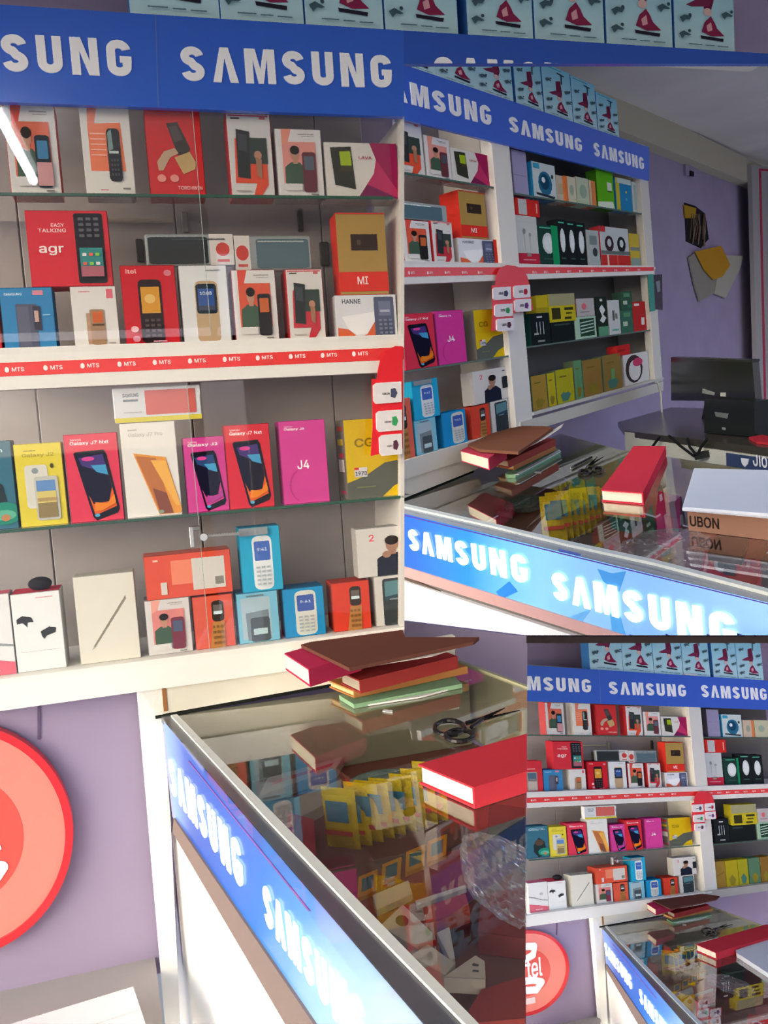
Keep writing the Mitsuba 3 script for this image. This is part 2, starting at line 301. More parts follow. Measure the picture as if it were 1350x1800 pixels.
LABELS = [R(.3, .15, .6, .7, '#ee8a6c', 'printed_panel'), R(.54, .14, .92, .86, '#d5d2cb', 'printed_label'), R(.8, .6, .9, .78, '#8a887f', 'barcode'), R(.17, .62, .24, .9, '#d8d0c6', 'barcode'), R(.1, .1, .16, .14, '#f4c8b4', 'lettering')]
MANBOX = [T('2', .2, .14, .13, '#e06070', w=.08), *man(.3, .2, .5, .8, '#23293a', '#a8806c'), El(.46, .56, .07, .07, '#a8806c', 'printed_person'), rr(.84, .3, 1.0, .66, .15, '#2e3138'), R(.86, .1, .94, .13, '#555555', 'lettering')]
GREYPHONE = [rr(.22, .06, .94, 1, .12, '#3a4246'), P([(.28, .12), (.9, .1), (.9, .36), (.28, .42)], '#5f8a92', 'printed_screen'), P([(.28, .42), (.9, .36), (.9, .46), (.28, .5)], '#37505c', 'printed_screen'), R(.4, .46, .7, .49, '#7f8d92', 'lettering')]
YELLOWGREY = [P([(0, 1), (0, .8), (.3, .72), (.62, .57), (1, .53), (1, 1)], '#5f645c', 'printed_swoosh'), P([(.55, 1), (.75, .87), (1, .8), (1, 1)], '#e0bc20', 'printed_swoosh'), T('CG', .16, .25, .1, '#8c7a20', w=.3), R(.13, .61, .33, .73, '#d8d8d8', 'sticker'), R(.13, .61, .2, .64, '#d84040', 'sticker'), T('1970', .14, .66, .05, '#33405c', w=.18), R(.15, .85, .45, .87, '#77805c', 'lettering')]
J4 = [T('SAMSUNG', .12, .06, .016, '#f0c0de'), T('Galaxy J4', .11, .085, .028, '#ffffff', w=.44), T('J4', .34, .48, .1, '#ffffff', w=.26), *[('printed_emblem', '#c83c88', [(.5 + r * math.cos(a), .78 + .6 * r * math.sin(a)) for a in np.radians(np.linspace(120, 240, 8))] + [(.5 + (r - .02) * math.cos(a), .78 + .6 * (r - .02) * math.sin(a)) for a in np.radians(np.linspace(240, 120, 8))]) for r in (.36,)]]
TEAL = [R(.1, .06, .8, .075, '#9ac0c8', 'lettering'), T('Galaxy On', .1, .09, .035, '#d8ecf0', w=.75), P([(.3, .6), (.55, .36), (.8, .5), (.9, .9), (.5, .98), (.3, .8)], '#2a3a3c', 'printed_figure'), El(.56, .52, .2, .1, '#5b4a40', 'printed_figure'), El(.78, .82, .3, .13, '#2f8f78', 'printed_emblem'), El(.78, .84, .2, .06, '#64b89c', 'printed_emblem'), El(.8, .87, .08, .04, '#c08a60', 'printed_emblem')]
YELLOWPHONE = [R(.2, .08, .45, .095, '#b8a840', 'lettering'), T('Galaxy J2', .16, .12, .04, '#b0a138', w=.66), rr(.18, .26, .66, .78, .15, '#d9d8cc'), El(.4, .33, .07, .035, '#8d9aa0', 'printed_screen'), El(.76, .28, .035, .03, '#514c28', 'printed_emblem'), rr(.36, .4, .86, .93, .12, '#c3c4bb'), R(.4, .45, .8, .58, '#6a93c8', 'printed_screen'), R(.4, .58, .8, .72, '#d8c878', 'printed_screen'), R(.4, .72, .8, .9, '#93825a', 'printed_screen'), R(.4, .66, .8, .7, '#b59a68', 'printed_screen')]
REDGOLDHAND = [P([(.38, .16), (.58, .14), (.78, .44), (.74, .5), (.54, .52)], '#45403f', 'printed_phone'), P([(.42, .2), (.56, .18), (.66, .34), (.5, .38)], '#5b5552', 'printed_screen'), P([(.16, .6), (.3, .48), (.5, .44), (.56, .5), (.4, .55), (.26, .7), (.18, .7)], '#c2a68c', 'printed_hand'), P([(.48, .55), (.76, .48), (.86, .6), (.84, .68), (.62, .74)], '#c6a872', 'printed_gift'), El(.22, .79, .08, .045, '#ec9a90'), El(.45, .79, .08, .045, '#ec9a90'), T('TORCHWIN', .5, .88, .04, '#f0bcb8', w=.44)]
TALLPHONE = [P([(.16, 0), (.36, 0), (.28, .2), (.14, .24)], '#ee8a70', 'printed_ribbon'), P([(.14, .2), (.8, .18), (.84, .72), (.14, .72)], '#f0855f', 'printed_panel'), *[R(.17, .3 + .06 * i, .48, .315 + .06 * i, '#f7b8a0', 'lettering') for i in range(5)], rr(.5, .25, .76, .84, .3, '#33363a'), P([(.52, .3), (.6, .26), (.62, .48), (.52, .5)], '#7f9a98', 'printed_screen'), R(.53, .5, .72, .53, '#c0d0cc', 'printed_screen'), *keypad(.54, .58, .72, .8, '#55585d', 4), R(.75, .92, .9, .94, '#7b7b78', 'lettering'), R(.3, .94, .45, .95, '#d08080', 'lettering')]
BLUEPHONE = [T('SAMSUNG', .08, .09, .035, '#d8ecf4', w=.34), R(.62, .05, .82, .13, '#d890a0', 'lettering'), R(.28, .27, .66, .98, '#5a5f74', 'printed_phone'), R(.3, .3, .52, .95, '#676a7c', 'printed_phone'), P([(.6, .3), (.74, .31), (.74, .7), (.6, .68)], '#464450', 'printed_phone'), P([(.62, .38), (.7, .38), (.7, .56), (.62, .56)], '#c8a8a0', 'printed_screen'), R(.78, .44, .92, .46, '#90c0dc', 'lettering')]
SMALLPHONE = [R(.18, .08, .42, .095, '#d89090', 'lettering'), R(.78, .05, .92, .2, '#e07080', 'printed_label'), R(.3, .44, .48, .95, '#b8967c', 'printed_phone'), rr(.38, .38, .7, .96, .15, '#a48468'), R(.44, .42, .66, .6, '#d06a40', 'printed_screen'), R(.42, .62, .68, .65, '#5a4434', 'printed_screen'), R(.74, .93, .9, .945, '#8b8b88', 'lettering')]
REDPHONE = [T('itel', .1, .05, .05, '#f0b0b0', w=.2), El(.86, .1, .07, .04, '#d8808c'), rr(.3, .18, .72, .97, .2, '#2e2428'), R(.34, .27, .68, .6, '#d89a3c', 'printed_screen'), El(.5, .42, .1, .06, '#e8c070', 'printed_screen'), *keypad(.36, .66, .68, .92, '#584a4e', 4), El(.18, .8, .07, .04, '#f0c0c4'), El(.2, .92, .07, .04, '#d890a4'), R(.5, .95, .75, .965, '#d8a0b0', 'lettering')]
ORANGEPHONE = [rr(.46, .1, .76, .5, .35, '#3b3430'), R(.5, .18, .72, .3, '#6b6660', 'printed_screen'), R(.5, .3, .72, .36, '#d0e8e8', 'printed_screen'), P([(.46, .5), (.76, .5), (.74, 1), (.36, 1)], '#b8824a', 'printed_phone'), *keypad(.44, .55, .72, .95, '#8a6038', 4)]
LIGHTBLUE = [R(.1, .1, .8, .92, '#a9c2cc'), P([(.2, .4), (.75, .36), (.78, .95), (.22, .95)], '#7c8d94', 'printed_phone'), rr(.3, .5, .76, .98, .15, '#4d585e'), R(.36, .72, .7, .84, '#b9d4d8', 'printed_screen'), R(.24, .05, .66, .08, '#6b7b80', 'lettering')]
TALLBLUE = [*nokia('#e6ecee', '#4a6fc0', .3, .78, .14, .97), R(.0, .0, .7, .12, '#8f979b', 'printed_panel')]
BLISTERRED = [T('SAMSUNG', .11, .17, .1, '#5a6470', w=.18), R(.11, .34, .28, .4, '#7a848e', 'lettering'), rr(.36, .1, .94, .8, .05, '#cf6a62'), R(.96, .02, 1, .3, '#e8ecec'), R(0, .86, 1, 1, '#d8cc48', 'printed_band'), R(.11, .7, .32, .72, '#b0b4b8', 'lettering')]
REDPHONE2 = [R(.12, .25, .6, .28, '#f0a8a8', 'lettering'), rr(.1, .36, .68, .98, .1, '#a89c94'), R(.14, .4, .64, .6, '#5a6f80', 'printed_screen'), R(.14, .62, .64, .64, '#303840', 'printed_screen'), R(.14, .68, .64, .95, '#c2b4a8', 'printed_screen')]
CAMERA = [El(.52, .56, .3, .34, '#2f6f90'), El(.5, .52, .2, .22, '#214a66'), El(.44, .47, .08, .08, '#dfe9ee'), El(.84, .34, .05, .06, '#3f4c50'), R(.05, .05, .3, .18, '#3fa4c4', 'printed_label'), P([(.1, .84), (.9, .9), (.86, .96), (.12, .9)], '#2f3c48', 'printed_panel')]
EARPH = [R(.06, .12, .94, .14, '#c8c8c8', 'lettering'), El(.36, .32, .07, .06, '#8d918c', 'printed_earbud'), El(.62, .38, .06, .04, '#9a9e98', 'printed_earbud'), R(.35, .36, .37, .7, '#c0c4c0', 'printed_cable'), R(.6, .4, .62, .72, '#c0c4c0', 'printed_cable'), R(0, .76, 1, 1, '#c03248', 'printed_band'), R(.4, .75, .6, .82, '#988a80', 'printed_label'), R(.2, .88, .8, .9, '#e090a0', 'lettering')]
SPLIT = [R(.1, .05, .45, .95, '#c4c4c2', 'printed_label'), R(.84, .2, .9, .8, '#f0a090', 'lettering')]
HEADPH = [El(.3, .42, .15, .2, '#3f2f38'), El(.3, .4, .07, .1, '#c8c8cc'), El(.72, .42, .15, .2, '#2a2e30'), El(.72, .4, .07, .1, '#c8d4d0'), R(0, 0, .18, .14, '#c83a40', 'printed_label'), R(0, .7, 1, 1, '#c83a38', 'printed_band'), R(.18, .7, .24, 1, '#e8c8b8', 'printed_band'), R(.5, .7, .56, 1, '#d8584a', 'printed_band'), R(0, .6, 1, .68, '#6a7472', 'printed_panel')]
GREENBOX = [P([(0, .84), (.9, .78), (1, 1), (0, 1)], '#dce8d0', 'printed_swoosh'), R(.6, .28, .88, .5, '#d4e0c8', 'printed_label'), R(.62, .5, .86, .54, '#4f7030', 'printed_label')]
BLUEYEL = [R(0, 0, .24, 1, '#c8b83c', 'printed_band'), R(.24, .18, 1, 1, '#2f86b8', 'printed_panel'), R(.1, .0, 1, .16, '#c6d6cc', 'printed_panel'), El(.64, .4, .05, .04, '#d8c850'), El(.62, .62, .07, .05, '#5aa4c8')]
ZIG = [P([(.2, .3), (.5, .2), (.8, .35), (.55, .45), (.85, .55), (.5, .68), (.2, .6), (.45, .5)], '#d8dcd8', 'printed_swoosh'), R(0, .76, 1, 1, '#5f9a78', 'printed_band'), R(.3, .06, .55, .12, '#d8d8d8', 'lettering')]
BLACKEAR = [R(.35, .1, .62, .15, '#dadedc', 'lettering'), *[R(.3 + .16 * i, .28, .34 + .16 * i, .68, '#b9c0c2', 'printed_cable') for i in range(3)], R(.15, .62, .38, .68, '#a8b0b0', 'lettering'), R(.3, .86, .66, .92, '#8d9496', 'lettering')]
YELBLK = [R(0, 0, 1, .42, '#a5a27c', 'printed_panel'), R(0, .42, 1, 1, '#c6b72c', 'printed_panel'), R(.08, .5, .4, .9, '#3e3c22', 'printed_label'), R(.56, .5, .9, .6, '#3e3c22', 'lettering'), R(.6, .68, .84, .74, '#57531f', 'lettering'), R(.55, .84, .8, .92, '#3e3c22', 'lettering')]
PINKDOT = [El(.42, .45, .14, .18, '#d8707c'), R(.2, .72, .7, .78, '#a08a8c', 'lettering')]
GREENWHITE = [R(.2, .1, .9, .9, '#2f4a3a', 'printed_panel'), *[P([(.22, .25 + .15 * i), (.86, .18 + .15 * i), (.86, .23 + .15 * i), (.22, .31 + .15 * i)], '#b9cfc0', 'printed_swoosh') for i in range(4)]]
WHITESLIM = [R(.3, .3, .5, .6, '#5b605c', 'printed_phone'), R(.55, .4, .75, .55, '#70786e', 'printed_phone'), R(.2, .85, .8, .9, '#6fa890', 'lettering')]
CUBES = [R(.2, .1, .8, .3, '#5a8a68', 'printed_panel'), R(.1, .5, .5, .7, '#b0c0a8', 'printed_panel'), R(.5, .72, .9, .9, '#3d7058', 'printed_panel')]
REDBOX = [R(.6, .55, .85, .8, '#e0d0cc', 'printed_label'), R(.1, .06, .5, .14, '#e8e0da', 'lettering')]
HEADSET = [El(.4, .5, .34, .46, '#443838'), El(.42, .55, .24, .34, '#d9d6d0'), El(.55, .3, .2, .14, '#c8486a')]

JOIN = ('printed_key', 'printed_person', 'printed_phone', 'printed_machine', 'printed_swoosh', 'printed_screen', 'printed_icon', 'barcode', 'printed_cable')
def proud(i): return -0.0004 * (i + 1)

def clip_prints(prims, F, key, s0, t1, w, h, d, umax=1.0, k=1.0):
    groups = {}
    for i, (n, c, p) in enumerate(prims):
        dd = d + proud(i % 24) * k
        if p[0] == 'text':
            _, s, u, v, hh, ww = p
            tv, tf, tw = text(s)
            sx = (ww * w / tw) if ww else hh * h * .95
            V = np.stack([s0 + u * w + tv[:, 0] * sx, np.full(len(tv), dd), t1 - (v + hh) * h + tv[:, 1] * hh * h], 1); Fc = tf
            if (u + (ww or 0)) > umax + .02: continue
        else:
            g = Polygon(p).buffer(0)
            g = g.intersection(sbox(0.004, 0.004, min(umax, 1) - .004, .996))
            if g.is_empty or g.area < 1e-6: continue
            Vs, Fs, o = [], [], 0
            for q in getattr(g, 'geoms', [g]):
                if q.geom_type != 'Polygon' or q.area < 1e-7: continue
                vv, ff = trimesh.creation.triangulate_polygon(q, engine='earcut')
                Vs.append(vv); Fs.append(np.asarray(ff) + o); o += len(vv)
            if not Vs: continue
            vv, Fc = np.vstack(Vs), np.vstack(Fs)
            V = np.stack([s0 + vv[:, 0] * w, np.full(len(vv), dd), t1 - vv[:, 1] * h], 1)
        nrmv = np.cross(V[Fc[:, 1]] - V[Fc[:, 0]], V[Fc[:, 2]] - V[Fc[:, 0]])
        flip = nrmv[:, 1] > 0
        Fc = np.where(flip[:, None], Fc[:, ::-1], Fc)
        groups.setdefault(n if n in JOIN else (n, i), []).append((V, Fc, np.tile(lin(c), (len(V), 1))))
    for n, ls in groups.items():
        n = n if isinstance(n, str) else n[0]
        o, VV, FF, CC = 0, [], [], []
        for V, Fc, C in ls:
            VV.append(V); FF.append(Fc + o); CC.append(C); o += len(V)
        part(F, key, n, (np.vstack(VV), np.vstack(FF)), 'card', colors=np.vstack(CC))

def carton(F, name, label, cat, x0, x1, yt, yb, front, prints=(), side=None, top=None, d=.02, th=.05, base=None, raw=False, cut=None, group=None, full=None, gl='card', grad=None):
    """A box standing on a shelf, its front face measured from the photograph. cut: right edge where the shelf ends."""
    k = thing(name, label, cat, group)
    s0, tb = F.wall(x0, yb, d, raw); s1, _ = F.wall(x1, yb, d, raw)
    sc, tt = F.wall((x0 + x1) / 2 - .0, yt, d, raw)
    if base is not None: tb = base
    w, h = s1 - s0, tt - tb
    umax = 1.0
    if cut is not None and cut < x1:
        sx = F.wall(cut, yb, d, raw)[0]; umax = (sx - s0) / w; s1 = sx
    side = side or front; top = top or side
    th_ = th * F.scale
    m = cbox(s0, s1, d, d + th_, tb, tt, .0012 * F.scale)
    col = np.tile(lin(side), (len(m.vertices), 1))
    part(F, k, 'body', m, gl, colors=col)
    c = .0012 * F.scale
    q = np.array([[s0 + c, d - .0002, tb + c], [s1 - c, d - .0002, tb + c], [s1 - c, d - .0002, tt - c], [s0 + c, d - .0002, tt - c]])
    part(F, k, 'front_panel', (q, np.array([[0, 1, 2], [0, 2, 3]])), gl, front, colors=None if not grad else np.array([lin(grad[1]), lin(grad[1]), lin(grad[0]), lin(grad[0])]))
    if top != side:
        q = np.array([[s0 + c, d + c, tt + .0003], [s1 - c, d + c, tt + .0003], [s1 - c, d + th_ - c, tt + .0003], [s0 + c, d + th_ - c, tt + .0003]])
        part(F, k, 'lid', (q, np.array([[0, 1, 2], [0, 2, 3]])), gl, top)
    clip_prints(prints, F, k, s0, tt, w, h, d, umax, F.scale)
    return dict(key=k, s0=s0, s1=s1, t0=tb, t1=tt, d=d)
FA.scale, F2.scale, F3.scale = 1.0, 1.15, 1.08


# ------------------------------------------------------------------ shared builders
def signword(F, parent, x0, yb0, x1, yb1, yt0, d, th, raw=False, clip=None, bsdf='card', color='#eceef2', name='letter'):
    """SAMSUNG between two baseline pixels; yt0: top of the first letter."""
    a = F.wall(x0, yb0, d, raw); b = F.wall(x1, yb1, d, raw); h = F.wall(x0, yt0, d, raw)[1] - a[1]
    ws = (b[0] - a[0]) / SIGNW
    g = affinity.affine_transform(SIGN, [ws, 0, (b[1] - a[1]) / SIGNW, h, a[0], a[1]])
    if clip is not None: g = g.intersection(clip)
    for q in getattr(g, 'geoms', [g]):
        if q.geom_type == 'Polygon' and q.area > 1e-8:
            part(F, parent, name, prism(q, [0, d, 0], E1, E3, E2, -th), bsdf, color)

def planeof(F, p0, p1, v=E3):
    """A plane through two points of the room with the upright v: returns hit(px, py) -> (along, up) and the frame for prisms."""
    p0, p1 = np.asarray(p0, float), np.asarray(p1, float); u = nrm(p1 - p0)
    n = nrm(np.cross(u, v))
    if (F.M @ n) @ (F.M @ p0 + F.O) < 0: n = -n                # away from the eye
    return p0, u, v, n
def ppoly(F, pl, px, off, th, raw=False):
    p0, u, v, n = pl; o = p0 + off * n
    return prism(Polygon([F.hit(x, y, o, u, v, raw) for x, y in px]), o, u, v, n, th)

def shelf_board(F, key, name, pa, pb, d0, d1, th, bsdf, color, raw=False, s_range=None, lip=None):
    a, b = F.wall(*pa, d0, raw), F.wall(*pb, d0, raw); t = (a[1] + b[1]) / 2
    s0, s1 = s_range or (a[0], b[0])
    if name == 'glass_shelf':
        k = part(F, key, name, (np.array([[s0, d0 + .004, t], [s1, d0 + .004, t], [s1, d1, t], [s0, d1, t]]), np.array([[0, 1, 2], [0, 2, 3]])), 'pane')
        part(F, k, 'green_edge', cbox(s0, s1, d0, d0 + .004, t - th, t, .0008), bsdf, color)
    else:
        part(F, key, name, cbox(s0, s1, d0, d1, t - th, t, .001), bsdf, color)
    return t

def egg_strip(F, key, anchors, d, size, raw=False, word='MTS'):
    """White egg logos and the letters beside them on the red strip."""
    tv, tf, tw = text(word)
    for x, y in anchors:
        s, t = F.wall(x, y, d, raw)
        e = [(s + .55 * size * math.cos(a) * (1 - .12 * math.sin(a)), t + .72 * size * math.sin(a)) for a in np.linspace(0, 2 * math.pi, 14, endpoint=False)]
        part(F, key, 'egg_logo', prism(Polygon(e), [0, d, 0], E1, E3, E2, -.0006), 'card', '#f6e4e2')
        V = np.stack([s + size * 1.2 + tv[:, 0] * size * 1.05, np.full(len(tv), d - .0006), t - size * .5 + tv[:, 1] * size], 1)
        part(F, key, 'lettering', (V, tf), 'card', '#f6e4e2')

def machine_box(F, x0, x1, yt, yb, base=None, raw=False, d=.012, label='', cut=None):
    return carton(F, 'exercise_machine_box', label, 'box', x0, x1, yt, yb, '#9fd0da', machine(), grad=('#7fc0d6', '#bfe0e4'), side='#3b6fae', top='#7fb4c4', d=d, th=.06, base=base, raw=raw, group=None)

def hanger(F, x, y, k, cols, raw=False, d=-.03, label=''):
    """The red hanging card with clear pouches: (x, y) its hood's top centre, k pixels per unit."""
    key = thing('pouch_hanger', label, 'hanging display', None)
    def pl(pts, dd, th): return wallprism(F, [(x + u * k, y + v * k) for u, v in pts], dd, th, raw)
    red = '#dc2430'
    L, Rr = cols
    hood = [(-.45, .28), (-.36, .1), (-.15, .0), (.12, .02), (.4, .12), (.55, .38), (.62, .66), (.62, .72), (-.52, .72), (-.5, .5)]
    left = [(-.62, .66), (.02, .66), (.1, 2.0), (-.64, 2.2), (-.6, 1.6)]
    right = [(.0, .66), (.6, .66), (.74, 1.48), (.06, 1.6)]
    if Rr:
        part(F, key, 'hood', pl(hood, d, .002), 'gloss', red)
        part(F, key, 'card', pl(right, d + .0005, .002), 'gloss', red)
    else:
        part(F, key, 'hood', pl([(u, v) for u, v in [(-.45, .28), (-.36, .1), (-.15, .0), (.0, .01), (.0, .7), (-.52, .72), (-.5, .5)]], d, .002), 'gloss', red)
        left = [(-.62, .66), (.0, .66), (.0, 2.05), (-.64, 2.2), (-.6, 1.6)]
    part(F, key, 'card', pl(left, d + .001, .002), 'gloss', red)
    cells = [(-.58, .74, .58 if Rr else .55), (-.52, 1.3, .58 if Rr else .5), (-.46, 1.78, .56 if Rr else .44)]
    if Rr: cells += [(.1, .68, .54), (.13, 1.14, .54)]
    cc = ['#4a5068', '#3f9a60', '#5a3b48', '#b03040', '#6a3f7a']
    for i, (u, v, w) in enumerate(cells):
        r = .05
        pts = [(u + r, v), (u + w, v - .03), (u + w + .01, v + .38), (u + r, v + .42), (u, v + .36), (u - .01, v + .05)]
        pk = part(F, key, 'pouch', pl(pts, d - .004, .005), 'gloss', '#dcd8da')
        part(F, pk, 'printed_sim', pl([(u + w * .62, v + .12), (u + w * .78, v + .1), (u + w * .86, v + .2), (u + w * .78, v + .3), (u + w * .62, v + .28)], d - .0046, .0006), 'card', cc[i % 5])
        tv, tf, tw = text('UBON')
        a = F.wall(x + (u + w * .32) * k, y + (v + .24) * k, d - .005, raw); b = F.wall(x + (u + w * .58) * k, y + (v + .24) * k, d - .005, raw)
        sc = (b[0] - a[0]) / tw
        part(F, pk, 'lettering', (np.stack([a[0] + tv[:, 0] * sc, np.full(len(tv), d - .005), a[1] + tv[:, 1] * sc], 1), tf), 'card', '#3c3c44')
    return key

# ------------------------------------------------------------------ the shelf unit and counter seen in the large view, and again (whole) in the lower-right inset
def shop_view(F, full):
    main = not full
    X1 = 710 if main else 765                   # where the left bay's right jamb stands
    XR = 1260                                    # right end of what this view shows of the right bay
    X0 = -120 if main else -84
    wh = F.where
    # --- unit
    u = thing('display_shelf', f'white framed wall display shelf with blue sign and glass shelves {wh}', 'shelf')
    s0, s1 = F.wall(X0, 640)[0], F.wall(X1, 640)[0]
    sR = F.wall(XR, 640)[0] if full else s1
    D = .21 * F.scale
    tt, tb = F.wall(350, 20)[1], F.wall(350, 1150)[1]
    # back boards with open joints
    seams = [F.wall(x, 640, D)[0] for x in (X0 - 60, 58, 330, 582)] + [s1]
    for a, b in zip(seams[:-1], seams[1:]):
        part(F, u, 'back_board', cbox(a + .001, b - .001, D, D + .012, tb, tt, .002), 'grey_laminate')
    if main:
        part(F, u, 'side_panel', wallprism(F, [(704, 203), (710.5, 203), (711, 1119), (704, 1119)], .0, D), 'paint', '#d2d0cc')
    else:
        jl, jr = F.wall(700, 300)[0], F.wall(766, 300)[0]
        part(F, u, 'post', cbox(jl + .01 * F.scale, jr, -.004, .05, tb - .02, tt, .003), 'paint', '#d8d6d0')
        part(F, u, 'side_panel', cbox(jl + .01 * F.scale, jl + .02, .05, D, tb, tt, .001), 'paint', '#c9c7c2')
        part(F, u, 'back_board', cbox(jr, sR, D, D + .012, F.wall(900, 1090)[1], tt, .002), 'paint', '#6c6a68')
    # header sign
    hp = [(X0, 8 + .064 * X0), (710, 53.5), (710, 205), (X0, 179 + .036 * X0)]
    if full: hp = [(X0, 8 + .064 * X0), (XR, 8 + .064 * XR), (XR, 179 + .036 * XR), (X0, 179 + .036 * X0)]
    hd = part(F, u, 'sign_board', wallprism(F, hp, -.015, .014), 'gloss', '#2a5cc4', label='blue sign board with white lettering')
    part(F, hd, 'panel_joint', wallprism(F, [(272, 26), (274.5, 26), (280, 189), (277.5, 189)], -.0158, .0008), 'gloss', '#4a6cb8')
    Fh = .0022 * F.scale
    signword(F, hd, -208, 117.5, 234, 136, 48, -.015, Fh, clip=None if full else sbox(F.wall(-30, 100)[0], -9, 9, 9))
    signword(F, hd, 320, 143, 690, 155.5, 81, -.015, Fh)
    if full: signword(F, hd, 764, 157, 1078, 172, 97, -.015, Fh)
    else:
        # the sign goes on over the opening to the next bays, where it is cut low
        beam = thing('sign_beam', 'narrow blue sign band running over the upper-right opening', 'sign')
        bp = [(710, 53.5), (1362, 95), (1362, 112), (710, 112)]
        part(F, beam, 'board', wallprism(F, bp, -.015, .014), 'gloss', '#2450b0')
        clip = Polygon([F.wall(x, y, -.015) for x, y in bp]).buffer(-.0005)
        signword(F, beam, 764, 157, 1078, 172, 99, -.015, Fh, clip=clip)
    tp = F.wall(710, 54, .01)[1] - .004
    # top board carrying the blue cartons
    sT = F.wall(1362, 90)[0] if main else sR
    part(F, u, 'top_board', cbox(s0, sT, -.0, .085, tp - .006, tp, .001), 'paint', '#c8c6c2')
    xs = [(228, 387), (388, 535), (537, 675), (677, 806), (822, 938), (940, 1063), (1066, 1183), (1186, 1292)]
    nth = ['first', 'second', 'third', 'fourth', 'fifth', 'sixth', 'seventh', 'eighth']
    for i, (a, b) in enumerate(xs):
        if full and a > 1050: continue
        yb = 8 + .064 * (a + b) / 2 - .5
        machine_box(F, a, b, yb - 1.62 * (b - a), yb, base=tp, label=f'pale blue exercise machine box, {nth[i]} from the left above the sign, {wh}')
    global CUT
    if main: CUT = (CUTW[0], CUTW[1], FA)
    # --- shelves
    t1 = shelf_board(F, u, 'glass_shelf', (0, 339), (700, 344), .0, D, .006, 'gloss', '#35594c', s_range=(s0, s1))
    t2 = shelf_board(F, u, 'middle_ledge', (0, 609), (690, 592), -.012, D, .012, 'paint', '#dcdad6', s_range=(s0, sR))
    t3 = shelf_board(F, u, 'glass_shelf', (0, 931), (700, 873), .0, D, .006, 'gloss', '#35594c', s_range=(s0, s1))
    t4 = shelf_board(F, u, 'bottom_board', (0, 1194), (500, 1130), -.012, D, .012, 'paint', '#e6e4dd', s_range=(s0, s1))
    # white rail behind the red strip, bottom rail
    r0, r1 = (X0, X1) if main else (X0, XR)
    def yl(y0, x): return y0 + (400 - y0) / 6115 * x
    part(F, u, 'middle_rail', wallprism(F, [(r0, yl(612, r0)), (r1, yl(612, r1)), (r1, yl(686, r1)), (r0, yl(686, r0))], -.012, .02), 'paint', '#e2e0db')
    part(F, u, 'bottom_rail', wallprism(F, [(X0, yl(1196, X0)), (X1, yl(1196, X1)), (X1, yl(1250, X1)), (X0, yl(1250, X0))], -.012, .02), 'paint', '#ecebe5')
    st = thing('promo_strip', f'red strip with white egg logos and MTS lettering along the middle rail {wh}', 'sign strip')
    part(F, st, 'strip', wallprism(F, [(r0, yl(638, r0)), (r1, yl(638, r1)), (r1, yl(662, r1)), (r0, yl(662, r0))], -.0135, .0014), 'gloss', '#e23a3a')
    eggs = [(-54, 653), (12, 650), (80, 646.5), (145, 643), (210, 640), (272, 637), (334, 634.5), (395, 631.5), (453, 629), (511, 626.5), (567, 624.5), (622, 622)]
    if full: eggs = [e for e in eggs] + [(x, yl(650.5, x)) for x in range(800, 1110, 42)]
    egg_strip(F, st, [e for e in eggs if main is False or e[0] > -60], -.0135, .0072 * F.scale)
    # small fixings on the back boards
    for (x, y, w, h) in ((318, 372, 14, 36), (522, 366, 12, 40), (238, 420, 16, 40), (562, 425, 18, 42)):
        a = F.wall(x, y, D - .01)[0], F.wall(x, y, D - .01)[1]; b = F.wall(x + w, y + h, D - .01)
        part(F, u, 'bracket', cbox(a[0], b[0], D - .012, D, b[1], a[1], .002), 'paint', '#8a8884' if x == 318 else '#3c3b3a')
    a, b = F.wall(190, 388, D - .02), F.wall(305, 400, D - .02)
    part(F, u, 'rod', tube([[a[0], D - .02, a[1]], [b[0], D - .02, a[1]]], .005), 'paint', '#b9b09c')
    # sliding glass doors with their lock
    if main:
        for (xa, xb, ya, yb_, dd, nm) in ((X0, 372, 205, 600, -.004, 'upper'), (352, 706, 215, 596, .002, 'upper'), (X0, 372, 690, 1180, -.004, 'lower'), (352, 706, 672, 1120, .002, 'lower')):
            a, b = F.wall(xa, ya, dd), F.wall(xb, yb_, dd)
            k = thing('glass_door', f'clear sliding glass door pane, {"left" if xa == X0 else "right"}, over the {nm} shelves of the large view', 'glass door')
            tl, th = (t2 + .012, F.wall(350, 190)[1]) if nm == 'upper' else (t4, F.wall(350, 672)[1])
            part(F, k, 'pane', (np.array([[a[0], dd, tl], [b[0], dd, tl], [b[0], dd, th], [a[0], dd, th]]), np.array([[0, 1, 2], [0, 2, 3]])), 'pane')
            e = b[0] if xa == X0 else a[0]
            if xa == X0: part(F, k, 'edge', cbox(e - .0006, e + .0006, dd - .0006, dd + .0006, tl, th, .0001), 'gloss', '#9aa8a2')
    lk = thing('door_lock', f'small chrome lock with a toothed bar on the lower glass door {wh}', 'lock')
    a, b = F.wall(332, 926, -.02), F.wall(342, 962, -.02)
    part(F, lk, 'plate', cbox(a[0], b[0], -.022, -.008, b[1], a[1], .001), 'metal', '#d8dad8')
    a, b = F.wall(332, 926, -.02), F.wall(352, 932, -.02)
    part(F, lk, 'hook', cbox(a[0], b[0], -.02, -.01, b[1], a[1], .001), 'metal', '#9a9a96')
    c = F.wall(358, 944, -.02); r = .0075 * F.scale
    m = trimesh.creation.cylinder(r, .014, sections=20); m.apply_transform(trimesh.transformations.rotation_matrix(math.pi / 2, [1, 0, 0])); m.apply_translation([c[0], -.016, c[1]])
    part(F, lk, 'barrel', m, 'metal', '#f0f2f0')
    a, b = F.wall(364, 940, -.01), F.wall(420, 937, -.01)
    teeth = [(a[0], a[1] - .004)] + [(a[0] + (b[0] - a[0]) * i / 24, a[1] + (.0015 if i % 2 else -.0015)) for i in range(25)] + [(b[0], b[1] - .004)]
